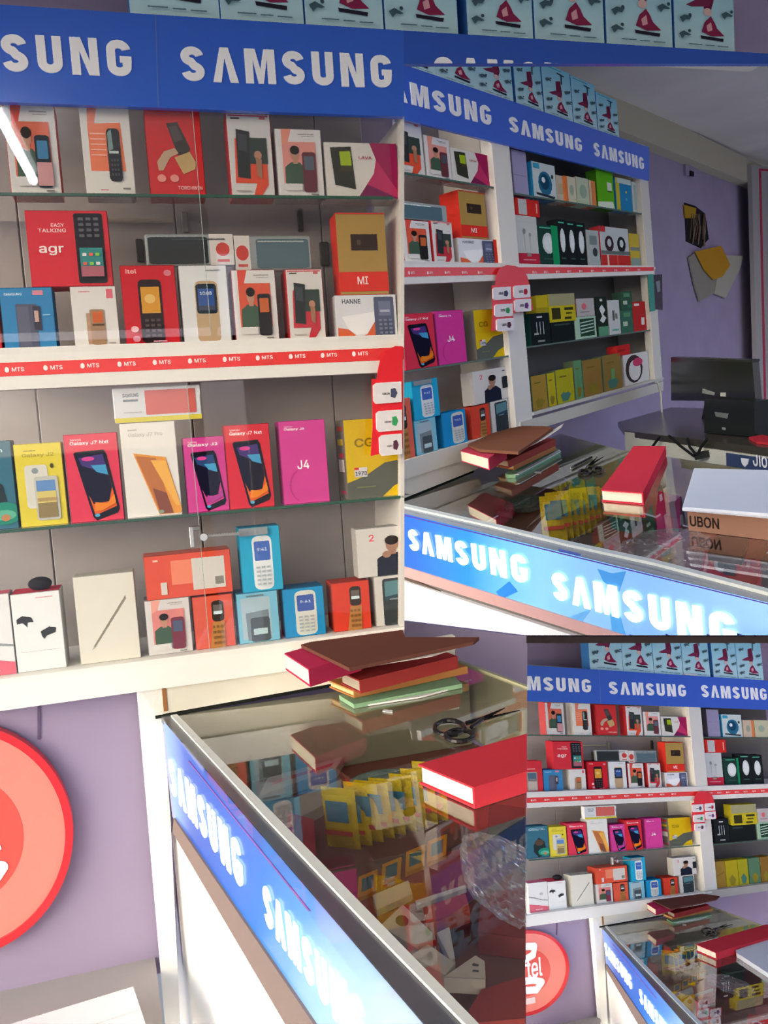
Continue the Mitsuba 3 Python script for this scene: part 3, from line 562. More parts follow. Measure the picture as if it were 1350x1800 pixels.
    part(F, lk, 'toothed_bar', prism(Polygon(teeth).buffer(0), [0, -.012, 0], E1, E3, E2, .002), 'metal', '#b8b8b2')

    cut = 709 if main else None
    C = lambda *a, **k: carton(F, *a, cut=cut, **k)
    lab = lambda s: f'{s}, {wh}'
    WHT, RED = '#dcdbd7', '#d63038'
    # top shelf
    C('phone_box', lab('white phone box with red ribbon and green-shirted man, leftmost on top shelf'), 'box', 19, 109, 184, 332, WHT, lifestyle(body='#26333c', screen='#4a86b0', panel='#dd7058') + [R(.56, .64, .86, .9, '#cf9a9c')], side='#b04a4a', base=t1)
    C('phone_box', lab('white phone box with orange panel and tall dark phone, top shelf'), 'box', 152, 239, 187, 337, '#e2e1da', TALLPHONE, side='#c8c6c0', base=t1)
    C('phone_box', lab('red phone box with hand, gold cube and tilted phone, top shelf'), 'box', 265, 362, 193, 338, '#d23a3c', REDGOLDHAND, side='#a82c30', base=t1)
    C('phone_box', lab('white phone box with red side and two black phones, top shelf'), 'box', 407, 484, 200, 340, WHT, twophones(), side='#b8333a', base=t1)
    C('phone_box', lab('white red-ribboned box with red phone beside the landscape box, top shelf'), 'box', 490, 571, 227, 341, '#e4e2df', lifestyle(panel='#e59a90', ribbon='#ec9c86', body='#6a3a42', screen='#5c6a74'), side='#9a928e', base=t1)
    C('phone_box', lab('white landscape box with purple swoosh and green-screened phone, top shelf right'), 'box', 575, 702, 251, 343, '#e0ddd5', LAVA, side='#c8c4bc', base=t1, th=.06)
    # ledge row
    if full: C('phone_box', lab('red phone box cut by the left edge, middle ledge'), 'box', -80, 5, 463, 609, '#d63a44', REDPHONE2, base=t2)
    else: C('phone_box', lab('red box sliver at the left picture edge, middle ledge'), 'box', -80, 4, 463, 609, '#d63a44', REDPHONE2, base=t2)
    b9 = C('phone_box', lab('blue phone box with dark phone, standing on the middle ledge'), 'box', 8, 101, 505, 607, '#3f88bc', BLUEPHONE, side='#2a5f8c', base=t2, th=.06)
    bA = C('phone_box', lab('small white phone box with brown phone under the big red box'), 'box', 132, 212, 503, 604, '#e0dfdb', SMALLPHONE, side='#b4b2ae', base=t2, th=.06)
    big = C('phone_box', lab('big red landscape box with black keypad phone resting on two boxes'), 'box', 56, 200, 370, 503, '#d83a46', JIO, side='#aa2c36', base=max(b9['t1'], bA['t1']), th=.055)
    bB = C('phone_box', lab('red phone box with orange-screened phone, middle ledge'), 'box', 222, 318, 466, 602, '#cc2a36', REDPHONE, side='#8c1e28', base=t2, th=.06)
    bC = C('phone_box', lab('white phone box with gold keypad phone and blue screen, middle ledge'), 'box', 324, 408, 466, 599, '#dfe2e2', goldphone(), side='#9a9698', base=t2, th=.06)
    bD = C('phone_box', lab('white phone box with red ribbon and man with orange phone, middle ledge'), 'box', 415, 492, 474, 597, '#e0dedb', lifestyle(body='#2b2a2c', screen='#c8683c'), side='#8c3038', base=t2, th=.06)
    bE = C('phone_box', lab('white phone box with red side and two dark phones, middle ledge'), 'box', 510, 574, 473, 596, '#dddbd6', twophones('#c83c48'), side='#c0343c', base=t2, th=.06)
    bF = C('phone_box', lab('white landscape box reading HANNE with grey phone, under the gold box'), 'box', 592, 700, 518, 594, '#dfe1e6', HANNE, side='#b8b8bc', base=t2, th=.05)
    if full: pass
    bG = C('phone_box', lab('red box with gold front panel standing on the landscape box'), 'box', 598, 684, 374, 512, '#b49452', GOLD, side='#cf382e', base=bF['t1'], th=.055)
    # clear cases lying on the row of boxes
    for (xa, xb, ya, yb_, bs, nm, en) in ((258, 409, 411, 464, max(bB['t1'], bC['t1']), 'clear case box with dark back lying on red and white boxes', '#34393c'), (414, 546, 414, 470, max(bD['t1'], bE['t1']), 'clear phone case box with blue-grey back lying on two ribbon boxes', '#5a7078')):
        k = thing('case_box', lab(nm), 'case box')
        a, b = F.wall(xa, yb_, .03), F.wall(xb, ya, .03); t0 = bs + .0005; h = F.wall((xa + xb) / 2, ya, .03)[1] - t0; w = b[0] - a[0]
        part(F, k, 'clear_shell', cbox(a[0], b[0], .03, .05, t0, t0 + h, .003), 'gloss', '#8f9696')
        rp = rr(.03 if en == '#34393c' else .28, .1, .7 if en == '#34393c' else .96, .95, .1, en)
        clip_prints([(rp[0].replace('printed_phone', 'phone_case'), en, rp[2]), R(.72 if en == '#34393c' else .0, 0, 1 if en == '#34393c' else .2, 1, '#d8d2cc', 'end_label'), El(.87 if en == '#34393c' else .1, .5, .08, .22, '#cc4a44', 'end_label'), R(.8 if en == '#34393c' else .04, .82, .94 if en == '#34393c' else .16, .9, '#cc5a54', 'end_label'), R(.3, .16, .9, .2, '#aab4b4' if en != '#34393c' else '#4a5054', 'phone_case')], F, k, a[0], t0 + h, w, h, .03, 1, F.scale)
    # glass shelf row
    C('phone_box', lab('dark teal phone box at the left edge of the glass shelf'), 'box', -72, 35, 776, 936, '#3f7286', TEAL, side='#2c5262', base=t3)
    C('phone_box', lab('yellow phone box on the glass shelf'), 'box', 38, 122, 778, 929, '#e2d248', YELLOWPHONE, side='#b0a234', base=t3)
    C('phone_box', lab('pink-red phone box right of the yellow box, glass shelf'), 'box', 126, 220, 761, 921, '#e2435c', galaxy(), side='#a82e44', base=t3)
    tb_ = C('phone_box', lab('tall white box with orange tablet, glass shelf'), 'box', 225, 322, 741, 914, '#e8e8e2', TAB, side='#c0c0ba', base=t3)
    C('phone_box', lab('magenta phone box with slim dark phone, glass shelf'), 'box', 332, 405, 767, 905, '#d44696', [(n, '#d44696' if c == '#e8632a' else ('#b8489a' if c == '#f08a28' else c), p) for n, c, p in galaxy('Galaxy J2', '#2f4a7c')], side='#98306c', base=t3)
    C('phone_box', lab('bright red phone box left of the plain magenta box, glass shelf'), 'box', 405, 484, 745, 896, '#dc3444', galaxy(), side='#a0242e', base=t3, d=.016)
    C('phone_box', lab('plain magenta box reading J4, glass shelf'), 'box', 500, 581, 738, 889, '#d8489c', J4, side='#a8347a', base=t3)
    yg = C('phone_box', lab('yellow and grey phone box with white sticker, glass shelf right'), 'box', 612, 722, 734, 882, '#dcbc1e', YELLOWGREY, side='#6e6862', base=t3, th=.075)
    for z0, z1, c in ((.86, .92, '#b8402c'), (.34, .5, '#d0ccc8'), (.52, .58, '#c0384a'), (.06, .1, '#b83060'), (.68, .76, '#c8ac20')):
        hy = yg['t1'] - yg['t0']; q = [[yg['s0'] - .0006, yg['d'] + dd_, yg['t0'] + z * hy] for dd_, z in ((.01, z0), (.06, z0), (.06, z1), (.01, z1))]
        part(F, yg['key'], 'side_label', (np.array(q), np.array([[0, 2, 1], [0, 3, 2]])), 'card', c)
    k = thing('case_box', lab('flat white case box with pink case, resting on the tall tablet box'), 'case box')
    a, b = F.wall(202, 742, .02), F.wall(356, 738, .02); t0 = tb_['t1'] + .0005; h = F.wall(278, 679, .02)[1] - t0
    part(F, k, 'shell', cbox(a[0], b[0], .02, .045, t0, t0 + h, .002), 'gloss', '#d5dadc')
    clip_prints(BLISTERRED, F, k, a[0], t0 + h, b[0] - a[0], h, .02, 1, F.scale)
    # bottom board row
    C('phone_box', lab('white cable box with pink base at the left edge, bottom board'), 'box', -62, 31, 1046, 1192, '#e8e8e6', CABLE, side='#c8c8c4', top='#d06a7a', base=t4)
    bh = C('earphone_box', lab('white earphone box with two black earbuds, bottom board'), 'box', 32, 119, 1040, 1183, '#ecedeb', EARBUDS, side='#c4c6c4', top='#cf4456', base=t4, th=.07)
    k = thing('pouch', lab('small black pouch lying on top of the earphone box'), 'pouch')
    a, b = F.wall(50, 1036, .05), F.wall(90, 1010, .05)
    m = trimesh.creation.icosphere(3, 1.0); m.vertices = m.vertices * [(b[0] - a[0]) / 2, .018, (b[1] - a[1]) * .55] + [(a[0] + b[0]) / 2, .05, bh['t1'] + (b[1] - a[1]) * .5]
    m.vertices[:, 2] = np.maximum(m.vertices[:, 2], bh['t1'] + .0005); part(F, k, 'body', m, 'card', '#2c2a2e', smooth=True)
    C('phone_box', lab('cream phone box with a printed pen, bottom board'), 'box', 143, 250, 1008, 1172, '#e2dfd2', NOTE, side='#bab7aa', base=t4)
    o1 = C('phone_box', lab('small white phone box with red panel under the orange carton, bottom board'), 'box', 262, 341, 1052, 1152, '#d9d6d4', lifestyle(panel='#df8a84', ribbon='#eca898', body='#7c3a4a', screen='#55607a'), side='#a8a4a4', base=t4, th=.06)
    o2 = C('phone_box', lab('orange phone box with gold phone under the orange carton, bottom board'), 'box', 345, 416, 1046, 1141, '#dc5e48', ORANGEPHONE, side='#b04434', base=t4, th=.06)
    C('phone_box', lab('orange landscape carton with white labels lying on two small boxes'), 'box', 258, 411, 971, 1050, '#e05a44', LABELS, side='#b04434', top='#c86a58', base=max(o1['t1'], o2['t1']), th=.06)
    l1 = C('phone_box', lab('light blue phone box with grey phone, bottom board'), 'box', 421, 494, 1040, 1127, '#7cc0d8', LIGHTBLUE, side='#3f7f9c', base=t4, th=.06)
    C('phone_box', lab('tall bright blue phone box stacked on the light blue box'), 'box', 427, 499, 925, 1037, '#2cacd4', TALLBLUE, side='#1f7fa0', base=l1['t1'], th=.05)
    C('phone_box', lab('blue phone box with white keypad phone, bottom board'), 'box', 502, 574, 1032, 1117, '#2494cc', nokia('#d6d9d0', '#4a64b0', .28, .8), side='#1a6c98', base=t4, th=.06)
    C('phone_box', lab('orange-red phone box with gold flip phone, bottom board'), 'box', 588, 654, 1022, 1107, '#dc4634', ORANGEPHONE, side='#b03c30', base=t4, th=.06)
    g = C('phone_box', lab('grey-white phone box with dark slider phone, right end of the bottom board'), 'box', 662, 734 if full else 726, 1010, 1098, '#d5d3ce', GREYPHONE, side='#9c9a96', base=t4, th=.05)
    C('phone_box', lab('white landscape box with pointing man in dark sweater, bottom board'), 'box', 630, 742, 925, 1016, '#d8d6d1', MANBOX, side='#b2b0ac', base=g['t1'], d=.02, th=.04)

    hanger(F, 708 if main else 772, 608, 88 if main else 88, (True, full), label=f'red hanging card with clear sim pouches on the jamb {wh}')

    CUT = None
    # ---------------- right bay as far as this view shows it
    if full:
        rb = (lambda x, y: (x, y))
        CR = lambda *a, **k: carton(F, *a, raw=True, **k)
        tr1 = shelf_board(F, u, 'glass_shelf', (1240, 1294), (1350, 1297.5), 0, D, .006, 'gloss', '#35594c', raw=True, s_range=(jr, sR))
        tr3 = shelf_board(F, u, 'glass_shelf', (1250, 1484), (1350, 1476), 0, D, .006, 'gloss', '#35594c', raw=True, s_range=(jr, sR))
        tr4 = shelf_board(F, u, 'bottom_board', (1248, 1566), (1350, 1553), -.01, D, .012, 'paint', '#bdbbb4', raw=True, s_range=(jr, sR))
        part(F, u, 'bottom_rail', wallprism(F, [(1240, 1566.5), (1362, 1552), (1362, 1564), (1240, 1581)], -.012, .015, True), 'paint', '#a9a7a2')
        CR('box', lab('tall lilac carton beside the post, right bay'), 'box', 1245, 1267, 1247, 1294, '#9a93b2', [R(.1, .45, .8, .47, '#847ca0')], side='#4b4858', base=tr1)
        CR('camera_box', lab('white and blue camera box, right bay'), 'box', 1271, 1306, 1256, 1294.5, '#c9d6d4', CAMERA, side='#2a80b0', base=tr1)
        CR('box', lab('cream and orange carton, right bay top shelf'), 'box', 1309, 1327, 1266, 1295, '#cdbba4', [R(.75, 0, 1, 1, '#de8450', 'printed_band'), El(.4, .5, .2, .2, '#a0a894')], base=tr1)
        CR('box', lab('pale green and cream carton at the right edge, right bay top shelf'), 'box', 1329, 1356, 1266, 1296, '#c6c4a6', [El(.4, .5, .2, .2, '#9db09a')], base=tr1)
        e = CR('earphone_box', lab('white and red earphone box, right bay'), 'box', 1241, 1273, 1323, 1381, '#c6cac8', EARPH, side='#a0a4a2', base=t2)
        CR('box', lab('red and grey carton on the earphone box, right bay'), 'box', 1241, 1277, 1300, 1322, '#d83430', SPLIT, base=e['t1'])
        CR('watch_box', lab('dark green watch box with white oval, right bay'), 'box', 1276, 1302, 1332, 1381, '#26423c', oval_watch() + [R(.84, 0, 1, 1, '#1f8a5c', 'printed_band')], base=t2)
        CR('watch_box', lab('black watch box with white oval beside the green one, right bay'), 'box', 1304, 1324, 1326, 1380, '#23282a', oval_watch(), base=t2)
        CR('watch_box', lab('second black watch box with white oval, right bay'), 'box', 1325, 1344, 1327, 1380, '#23282a', oval_watch(), base=t2)
        y1 = CR('earphone_box', lab('black earphone box with white wires, right bay glass shelf'), 'box', 1258, 1284, 1439, 1483, '#23292b', BLACKEAR, base=tr3)
        y2 = CR('box', lab('black carton under the yellow one, right bay glass shelf'), 'box', 1285, 1331, 1450, 1481, '#1f2526', [R(.1, .1, .5, .2, '#3a4448')], base=tr3)
        CR('box', lab('yellow and olive carton, right bay glass shelf'), 'box', 1287, 1332, 1414, 1449, '#c6b72c', YELBLK, base=y2['t1'])
        y3 = CR('box', lab('green and white carton at the right edge, right bay glass shelf'), 'box', 1334, 1356, 1445, 1478, '#9fc0a6', GREENWHITE, base=tr3)
        CR('box', lab('white carton with pink dot on the green one, right bay'), 'box', 1333, 1356, 1421, 1444, '#b9b4b2', PINKDOT, base=y3['t1'])
        CR('box', lab('ochre carton beside the post, right bay bottom'), 'box', 1253, 1278, 1514, 1563, '#a0803a', [P([(.1, .6), (.9, .4), (.9, .44), (.1, .64)], '#8a6c30')], base=tr4)
        for i, (a, b, c, nm) in enumerate(((1279, 1300, '#b6a62a', 'yellow'), (1301, 1318, '#a8a42c', 'yellow-green'), (1320, 1339, '#5a8064', 'green'), (1340, 1358, '#8c6a34', 'brown'))):
            CR('box', lab(f'{nm} carton, right bay bottom board'), 'box', a, b, 1512 - 2.2 * i, 1562 - 3 * i, c, [P([(.2, .7), (.5, .55), (.8, .75), (.6, .95), (.3, .95)], '#4f7f70' if i == 1 else '#8f8430')], base=tr4)
    return dict(u=u, s0=s0, s1=s1, t=(t1, t2, t3, t4), D=D, tt=tt, tb=tb)

def column_plane(F, x):
    e = F.M.T @ (-F.O); p, q = (F.M.T @ (F.ray(x, y) * 1.5 - F.O) for y in (200, 1100)); n = nrm(np.cross(p - e, q - e)); return p, (n if n[0] < 0 else -n)
CUTW = column_plane(FA, 711)
VA = shop_view(FA, False)
V3 = shop_view(F3, True)

# ------------------------------------------------------------------ counter pieces
def book(F, p, q, r, t0, th, cover, label, pages='#e6dcc6', raw=False, name='book', end=None, spine=True, group=None):
    """A closed book lying at height t0: p, q = near corners (pixels on its upper face), r = far corner beside p; pages show at the p-q end."""
    k = thing(name, label, 'book', group)
    T1 = t0 + th
    P0, P1, P2 = (np.array(F.plan(x, y, T1, raw)) for x, y in (p, q, r))
    u, v = P1 - P0, P2 - P0
    def quad(a0, a1, b0, b1, ta, tb_):
        pts = [P0 + u * a + v * b for a, b in ((a0, b0), (a1, b0), (a1, b1), (a0, b1))]
        return hull([[x, y, t] for x, y in pts for t in (ta, tb_)])
    c = min(.003, th * .2)
    part(F, k, 'back_cover', quad(0, 1, 0, 1, t0, t0 + c), 'card', cover)
    part(F, k, 'front_cover', quad(0, 1, 0, 1, T1 - c, T1), 'card', cover)
    part(F, k, 'page_block', quad(.015, .97, .012, .985, t0 + c, T1 - c), 'card', pages)
    if spine: part(F, k, 'spine', quad(.97, 1.0, 0, 1, t0, T1), 'card', cover)
    return k
def sheet(F, pts, t0, th, color, label, name, cat, raw=False, bsdf='card', sag=0.0, group=None):
    k = thing(name, label, cat, group)
    part(F, k, 'sheet', planprism(F, pts, t0 + th, th, raw), bsdf, color); return k
def flatbox(F, pts, t0, th, color, label, name, cat, raw=False, prints=(), side=None, group=None):
    """A carton lying flat; pts: four pixels of its upper face (near left, near right, far right, far left)."""
    k = thing(name, label, cat, group)
    Q = [np.array(F.plan(x, y, t0 + th, raw)) for x, y in pts]
    part(F, k, 'body', hull([[q[0], q[1], t] for q in Q for t in (t0, t0 + th)]), 'card', side or color)
    cen = sum(Q) / 4; Qi = [cen + (q - cen) * .985 for q in Q]
    part(F, k, 'top_panel', (np.array([[q[0], q[1], t0 + th + .0006] for q in Qi]), np.array([[0, 1, 2], [0, 2, 3]])), 'card', color)
    for i, (n, c, p) in enumerate(prints):
        def at(a, b): return (Q[3] * (1 - a) + Q[2] * a) * (1 - b) + (Q[0] * (1 - a) + Q[1] * a) * b
        if p[0] == 'text':
            tv, tf, tw = text(p[1]); pts_ = [at(p[2] + x / tw * p[5], p[3] + p[4] * (1 - y)) for x, y, _ in tv]; ff = tf
        else:
            vv, ff = trimesh.creation.triangulate_polygon(Polygon(p).buffer(0), engine='earcut'); pts_ = [at(a, b) for a, b in vv]
        V = np.array([[x, y, t0 + th + .001 + .0004 * i] for x, y in pts_])
        f = np.asarray(ff); nz = np.cross(V[f[:, 1]] - V[f[:, 0]], V[f[:, 2]] - V[f[:, 0]])[:, 2]
        part(F, k, n, (V, np.where((nz < 0)[:, None], f[:, ::-1], f)), 'card', c)
    return k
def crumple(F, c, rad, label, name='plastic_bag', seed=3, bsdf='film', floor=None):
    k = thing(name, label, 'bag')
    m = trimesh.creation.icosphere(4, 1.0); v = m.vertices.copy()
    n1 = meshkit.fbm(v * 1.7 + seed, 4, seed); n2 = np.abs(meshkit.fbm(v * 4.3 + seed, 4, seed + 1) - .5)
    v = v * (0.72 + .55 * n1 - .5 * n2)[:, None] * np.asarray(rad) + np.asarray(c)
    if floor is not None: v[:, 2] = np.maximum(v[:, 2], floor + .001)
    put(F, k, (v, m.faces), bsdf, smooth=False); return k
def scissors(F, hub, tips, rings, t, label, raw=False, r=.0035):
    k = thing('scissors', label, 'scissors')
    def pt(x, y, h=.0): a = F.plan(x, y, t, raw); return np.array([a[0], a[1], t + .005 + h])
    for i, tip in enumerate(tips):
        a, b = pt(*hub), pt(*tip); d = nrm(b - a); s = np.array([-d[1], d[0], 0]) * r * 1.6
        part(F, k, 'blade', hull([a + s + [0, 0, .002 * i - .002], a - s + [0, 0, .002 * i - .002], a + s + [0, 0, .002 * i], a - s + [0, 0, .002 * i], b + [0, 0, .002 * i - .002], b + [0, 0, .002 * i]]), 'metal', '#3a3a3a')
    for cx, cy, rx, ry in rings:
        pts = [pt(cx + rx * math.cos(a), cy + ry * math.sin(a)) for a in np.linspace(0, 2 * math.pi, 19)]
        part(F, k, 'handle', tube(pts, r * 1.3, 6), 'gloss', '#17171a')
        part(F, k, 'shank', tube([pt(*hub), pt(cx + (hub[0] - cx) * .5, cy + (hub[1] - cy) * .5)], r * 1.2, 6), 'gloss', '#17171a')
    return k
def pen(F, a, b, t, color, label, raw=False, r=.004):
    k = thing('pen', label, 'pen')
    A, B = F.plan(*a, t, raw), F.plan(*b, t, raw); A, B = np.array([*A, t + r]), np.array([*B, t + r]); d = B - A
    part(F, k, 'barrel', tube([A + d * .1, B], r, 8), 'gloss', color)
    part(F, k, 'tip', tube([A, A + d * .1], r * .45, 8), 'metal', '#8a8a8a')
def sachets(F, row, n, h, wid, t0, raw, lab):
    """Yellow sachets standing like files in a row between two floor pixels."""
    a, b = (np.array(F.plan(*p, t0, raw)) for p in row); d = nrm(np.append(b - a, 0)); across = np.array([d[1], -d[0], 0])
    if F.plan(row[0][0], row[0][1] + 5, t0, raw)[1] < a[1] and across[1] > 0: across = -across
    d0 = d; across = nrm(across * .75 + d * .66); d = nrm(np.array([-across[1], across[0], 0])); d = d if d @ d0 > 0 else -d
    L = np.linalg.norm(b - a)
    for i in range(n):
        k = thing('sachet', f'{ORD[i]} yellow sachet from the left, in the row {lab}', 'sachet', f'yellow sachets in a row inside the glass counter {F.where}')
        o = np.append(a + (b - a) * (i + .5) / n, t0)
        g = 9; V, Fc = [], []
        lean = (RNG.random() - .5) * .3 - .25; hh = h * (.9 + .2 * RNG.random())
        for sgn in (1, -1):
            for iu in range(g):
                for iv in range(g):
                    u_, v_ = iu / (g - 1), iv / (g - 1)
                    puff = sgn * L / n * .62 * (math.sin(math.pi * u_) * math.sin(math.pi * min(1, v_ * 1.15)) if v_ < .87 else 0)
                    V.append(o + across * (u_ - .2) * wid + np.array([0, 0, 1]) * v_ * hh + d * (puff + lean * v_ * hh * .5))
        for sg in (0, 1):
            for iu in range(g - 1):
                for iv in range(g - 1):
                    q = sg * g * g + iu * g + iv; Fc += [[q, q + 1, q + g], [q + 1, q + g + 1, q + g]] if sg == 0 else [[q, q + g, q + 1], [q + 1, q + g, q + g + 1]]
        V = np.array(V); vv = np.array([[j % (g * g) // g / (g - 1), j % g / (g - 1)] for j in range(len(V))])
        part(F, k, 'pouch', (V, np.array(Fc)), 'gloss', '#d9bd1c')
        for nm, u0, u1, v0, v1, c in (('printed_window', .2, .85, .5, .84, '#3f7f92'), ('printed_band', .1, .92, .28, .36, '#c8503a')):
            sel = [j for j in range(g * g) if u0 <= vv[j][0] <= u1 and v0 <= vv[j][1] <= v1]
            pts = []
            for s_ in (0, 1):
                W_ = [(u0, v0), (u1, v0), (u1, v1), (u0, v1)]
                for (uu, vq) in W_:
                    puff = (1 if s_ == 0 else -1) * (L / n * .62 * math.sin(math.pi * .5) + .002)
                    pts.append(o + across * (uu - .2) * wid + np.array([0, 0, 1]) * vq * hh + d * (puff + lean * vq * hh * .5))
            part(F, k, nm, (np.array(pts), np.array([[0, 1, 2], [0, 2, 3], [4, 6, 5], [4, 7, 6]])), 'gloss', c)

ORD = ['first', 'second', 'third', 'fourth', 'fifth', 'sixth', 'seventh', 'eighth', 'ninth', 'tenth']
GLOW = {'type': 'mesh_attribute', 'name': 'vertex_color'}
def lightbox(F, parent, pl, quad, stops, off=0.0, raw=False, n=48, glow=.5, nr=24):
    """The counter's backlit sign: a panel whose print runs through the colours of stops; quad: pixels (top a, top b, bottom b, bottom a)."""
    p0, u, v, nn = pl; o = p0 + off * nn
    A, B, C, D_ = (F.hit(x, y, o, u, v, raw) for x, y in quad)
    V, Fc, col = [], [], []
    for i in range(n + 1):
        t = i / n
        for j in range(nr + 1):
            s = j / nr
            q = (A * (1 - t) + B * t) * (1 - s) + (D_ * (1 - t) + C * t) * s
            V.append(o + q[0] * u + q[1] * v)
            k = min(int(t * (len(stops) - 1)), len(stops) - 2); w = t * (len(stops) - 1) - k
            col.append(lin(stops[k]) * (1 - w) + lin(stops[k + 1]) * w)
    for i in range(n):
        for j in range(nr):
            q = i * (nr + 1) + j; Fc += [[q, q + 1, q + nr + 2], [q, q + nr + 2, q + nr + 1]]
    V, Fc = np.array(V), np.array(Fc)
    nr = np.cross(F.world(V[Fc[0][1]]) - F.world(V[Fc[0][0]]), F.world(V[Fc[0][2]]) - F.world(V[Fc[0][0]]))
    if nr @ (EYE - F.world(V[0])) < 0: Fc = Fc[:, ::-1]
    k = part(F, parent, 'lit_panel', (V, Fc), 'gloss', colors=np.array(col), label='backlit blue sign panel')
    if glow: scene[k]['emitter'] = {'type': 'area', 'radiance': {'type': 'mesh_attribute', 'name': 'vertex_color', 'scale': glow}}
    return k
def fascia_word(F, parent, pl, bl, br, tl, off, raw, color='#ffffff', th=.002, clip=None, trh=None):
    p0, u, v, n = pl; o = p0 + off * n
    a, b, c = (F.hit(x, y, o, u, v, raw) for x, y in (bl, br, tl)); h = c[1] - a[1]
    g = affinity.affine_transform(SIGN, [(b[0] - a[0]) / SIGNW, 0, (b[1] - a[1]) / SIGNW, h, a[0], a[1]])
    if clip is not None: g = g.intersection(clip)
    k = part(F, parent, 'lettering', prism(g, o, u, v, n, -th), 'card', color)
    scene[k]['emitter'] = {'type': 'area', 'radiance': {'type': 'rgb', 'value': .2}}

def shop_counter(F, full):
    wh = F.where; lab = lambda s: f'{s} {wh}'
    tc = F.wall(283, 1258)[1]; sc = F.scale
    L = lambda m, c: None
    xe = 927 if not full else 1110
    k = thing('glass_counter', lab('glass topped shop counter with lit blue sign front and white base'), 'counter')
    ye = 1211 if not full else 1278
    pxs = [(283, 1259), (800, 1163), (xe, ye), (xe, 2120 if not full else 1900), (860 if not full else 850, 1935 if not full else 1924)]
    # light frame, pane, trims
    part(F, k, 'glass_top', planprism(F, pxs, tc, .0, ) if False else (np.array([[*F.plan(x, y, tc), tc] for x, y in pxs]), np.array([[0, 1, 2], [0, 2, 3], [0, 3, 4]])), 'pane')
    part(F, k, 'frame_trim', planprism(F, [(300, 1257), (311, 1255), (478, 1427), (652, 1605), (860, 1818), (840, 1822), (634, 1612), (466, 1436)], tc + .005 * sc, .004 * sc), 'paint', '#d4d6d0', label='bright metal edge strip')
    part(F, k, 'frame', planprism(F, [(283, 1259), (302, 1257), (470, 1433), (640, 1612), (850, 1830), (782, 1842)], tc + .0005, .012 * sc), 'gloss', '#4e5058')
    part(F, k, 'gasket', planprism(F, [(273, 1259), (273, 1254), (800, 1160), (800, 1164)], tc + .003 * sc, .006 * sc), 'card', '#2c2f2c')
    A, B = (np.array([*F.plan(x, y, tc), tc]) for x, y in ((283, 1262), (744, 1800)))
    pl = planeof(F, A, B)
    ext = lambda x0, y0, x1, y1, x: (x, y0 + (y1 - y0) / (x1 - x0) * (x - x0))
    topl, botl = (lambda x: ext(283, 1262, 744, 1800, x)), (lambda x: ext(306, 1440, 551, 1800, x))
    sg = part(F, k, 'sign_frame', ppoly(F, pl, [topl(283), topl(800), botl(640), botl(303)], .004, .03), 'gloss', '#7a86b8')
    lightbox(F, k, pl, [topl(288), topl(800), botl(640), botl(308)], ['#5f86d4', '#1c4aa4', '#1850aa', '#1c5cb4', '#2468bc', '#4a84cc', '#90b4e8', '#b8c8ee'] , 0.0, glow=.05)
    part(F, k, 'sign_line', ppoly(F, pl, [(330, 1338), (332, 1338), (545, 1602), (542, 1602)], -.0012, .001), 'card', '#8a62a8')
    fascia_word(F, k, pl, (302, 1393), (430, 1568), (300, 1333), -.0014 * sc, False)
    fascia_word(F, k, pl, (468, 1622), (640, 1860), (459, 1545), -.0014 * sc, False)
    part(F, k, 'lower_rail', ppoly(F, pl, [botl(305), botl(660), (600, 1967), (501, 1800), (440, 1696), (303, 1463)], -.004 * sc, .03), 'paint', '#8d7d78')
    part(F, k, 'base_panel', ppoly(F, pl, [(296, 1462), (303, 1463), (440, 1696), (501, 1800), (580, 1935), (296, 1935)], .012 * sc, .02), 'paint', '#f0efec')
    part(F, k, 'corner_post', wallprism(F, [(240, 1214), (283, 1206), (300, 1440), (320, 1870), (296, 1870)], -.004, .03), 'paint', '#ecebe6')
    part(F, k, 'back_rail', wallprism(F, [(246, 1213), (800, 1118), (800, 1163), (276, 1257)], -.004, .02) if not full else wallprism(F, [(246, 1213), (770, 1123), (770, 1168), (276, 1257)], -.004, .02), 'paint', '#dad6c8')
    part(F, k, 'rail_joint', wallprism(F, [(284, 1203), (291, 1201), (295, 1250), (288, 1251)], -.006, .003), 'card', '#9a6a44')
    # inside: olive liners, floor
    dep = .17 * sc; Bk = F.plan(800, 1163, tc); En = F.plan(xe, ye, tc)
    a0 = F.plan(290, 1262, tc)
    part(F, k, 'liner', cbox(a0[0], Bk[0], -.002, .004, tc - dep, tc - .004, .001), 'paint', '#8f8e76')
    pl2 = planeof(F, [*Bk, tc], [*En, tc])
    part(F, k, 'liner', prism(sbox(0, -dep, np.linalg.norm(np.array(En) - Bk), -.002), pl2[0], pl2[1], pl2[2], pl2[3], .006), 'paint', '#9a9a7c')
    part(F, k, 'end_rail', prism(sbox(0, -.004 * sc, np.linalg.norm(np.array(En) - Bk), .004 * sc), pl2[0], pl2[1], pl2[2], pl2[3], .008), 'paint', '#a3a286')
    q = [F.plan(x, y, tc) for x, y in pxs]
    inner = Polygon(q).buffer(-.012 * sc)
    part(F, k, 'inner_floor', prism(inner, [0, 0, tc - dep], E1, E2, E3, -.012), 'card', '#7a5248')
    tf = tc - dep + .0005
    Lb = lambda s: f'{s}, inside the glass counter {wh}'
    # goods under the glass
    hh = .03 * sc
    flatbox(F, [(570, 1570), (740, 1520), (830, 1600), (650, 1650)][:4] if False else [(620, 1640), (830, 1560), (850, 1480), (640, 1540)], tf, .02 * sc, '#9a4c40', Lb('flat rust red carton'), 'carton', 'box')
    flatbox(F, [(500, 1492), (556, 1516), (552, 1440), (506, 1428)], tf, hh, '#a83a46', Lb('small dark red box by the frame'), 'carton', 'box')
    flatbox(F, [(455, 1400), (590, 1352), (604, 1330), (470, 1368)], tf, .02 * sc, '#a9968e', Lb('flat grey and red strip box'), 'carton', 'box', prints=[R(.1, .35, .9, .6, '#b05a5a', 'printed_band')])
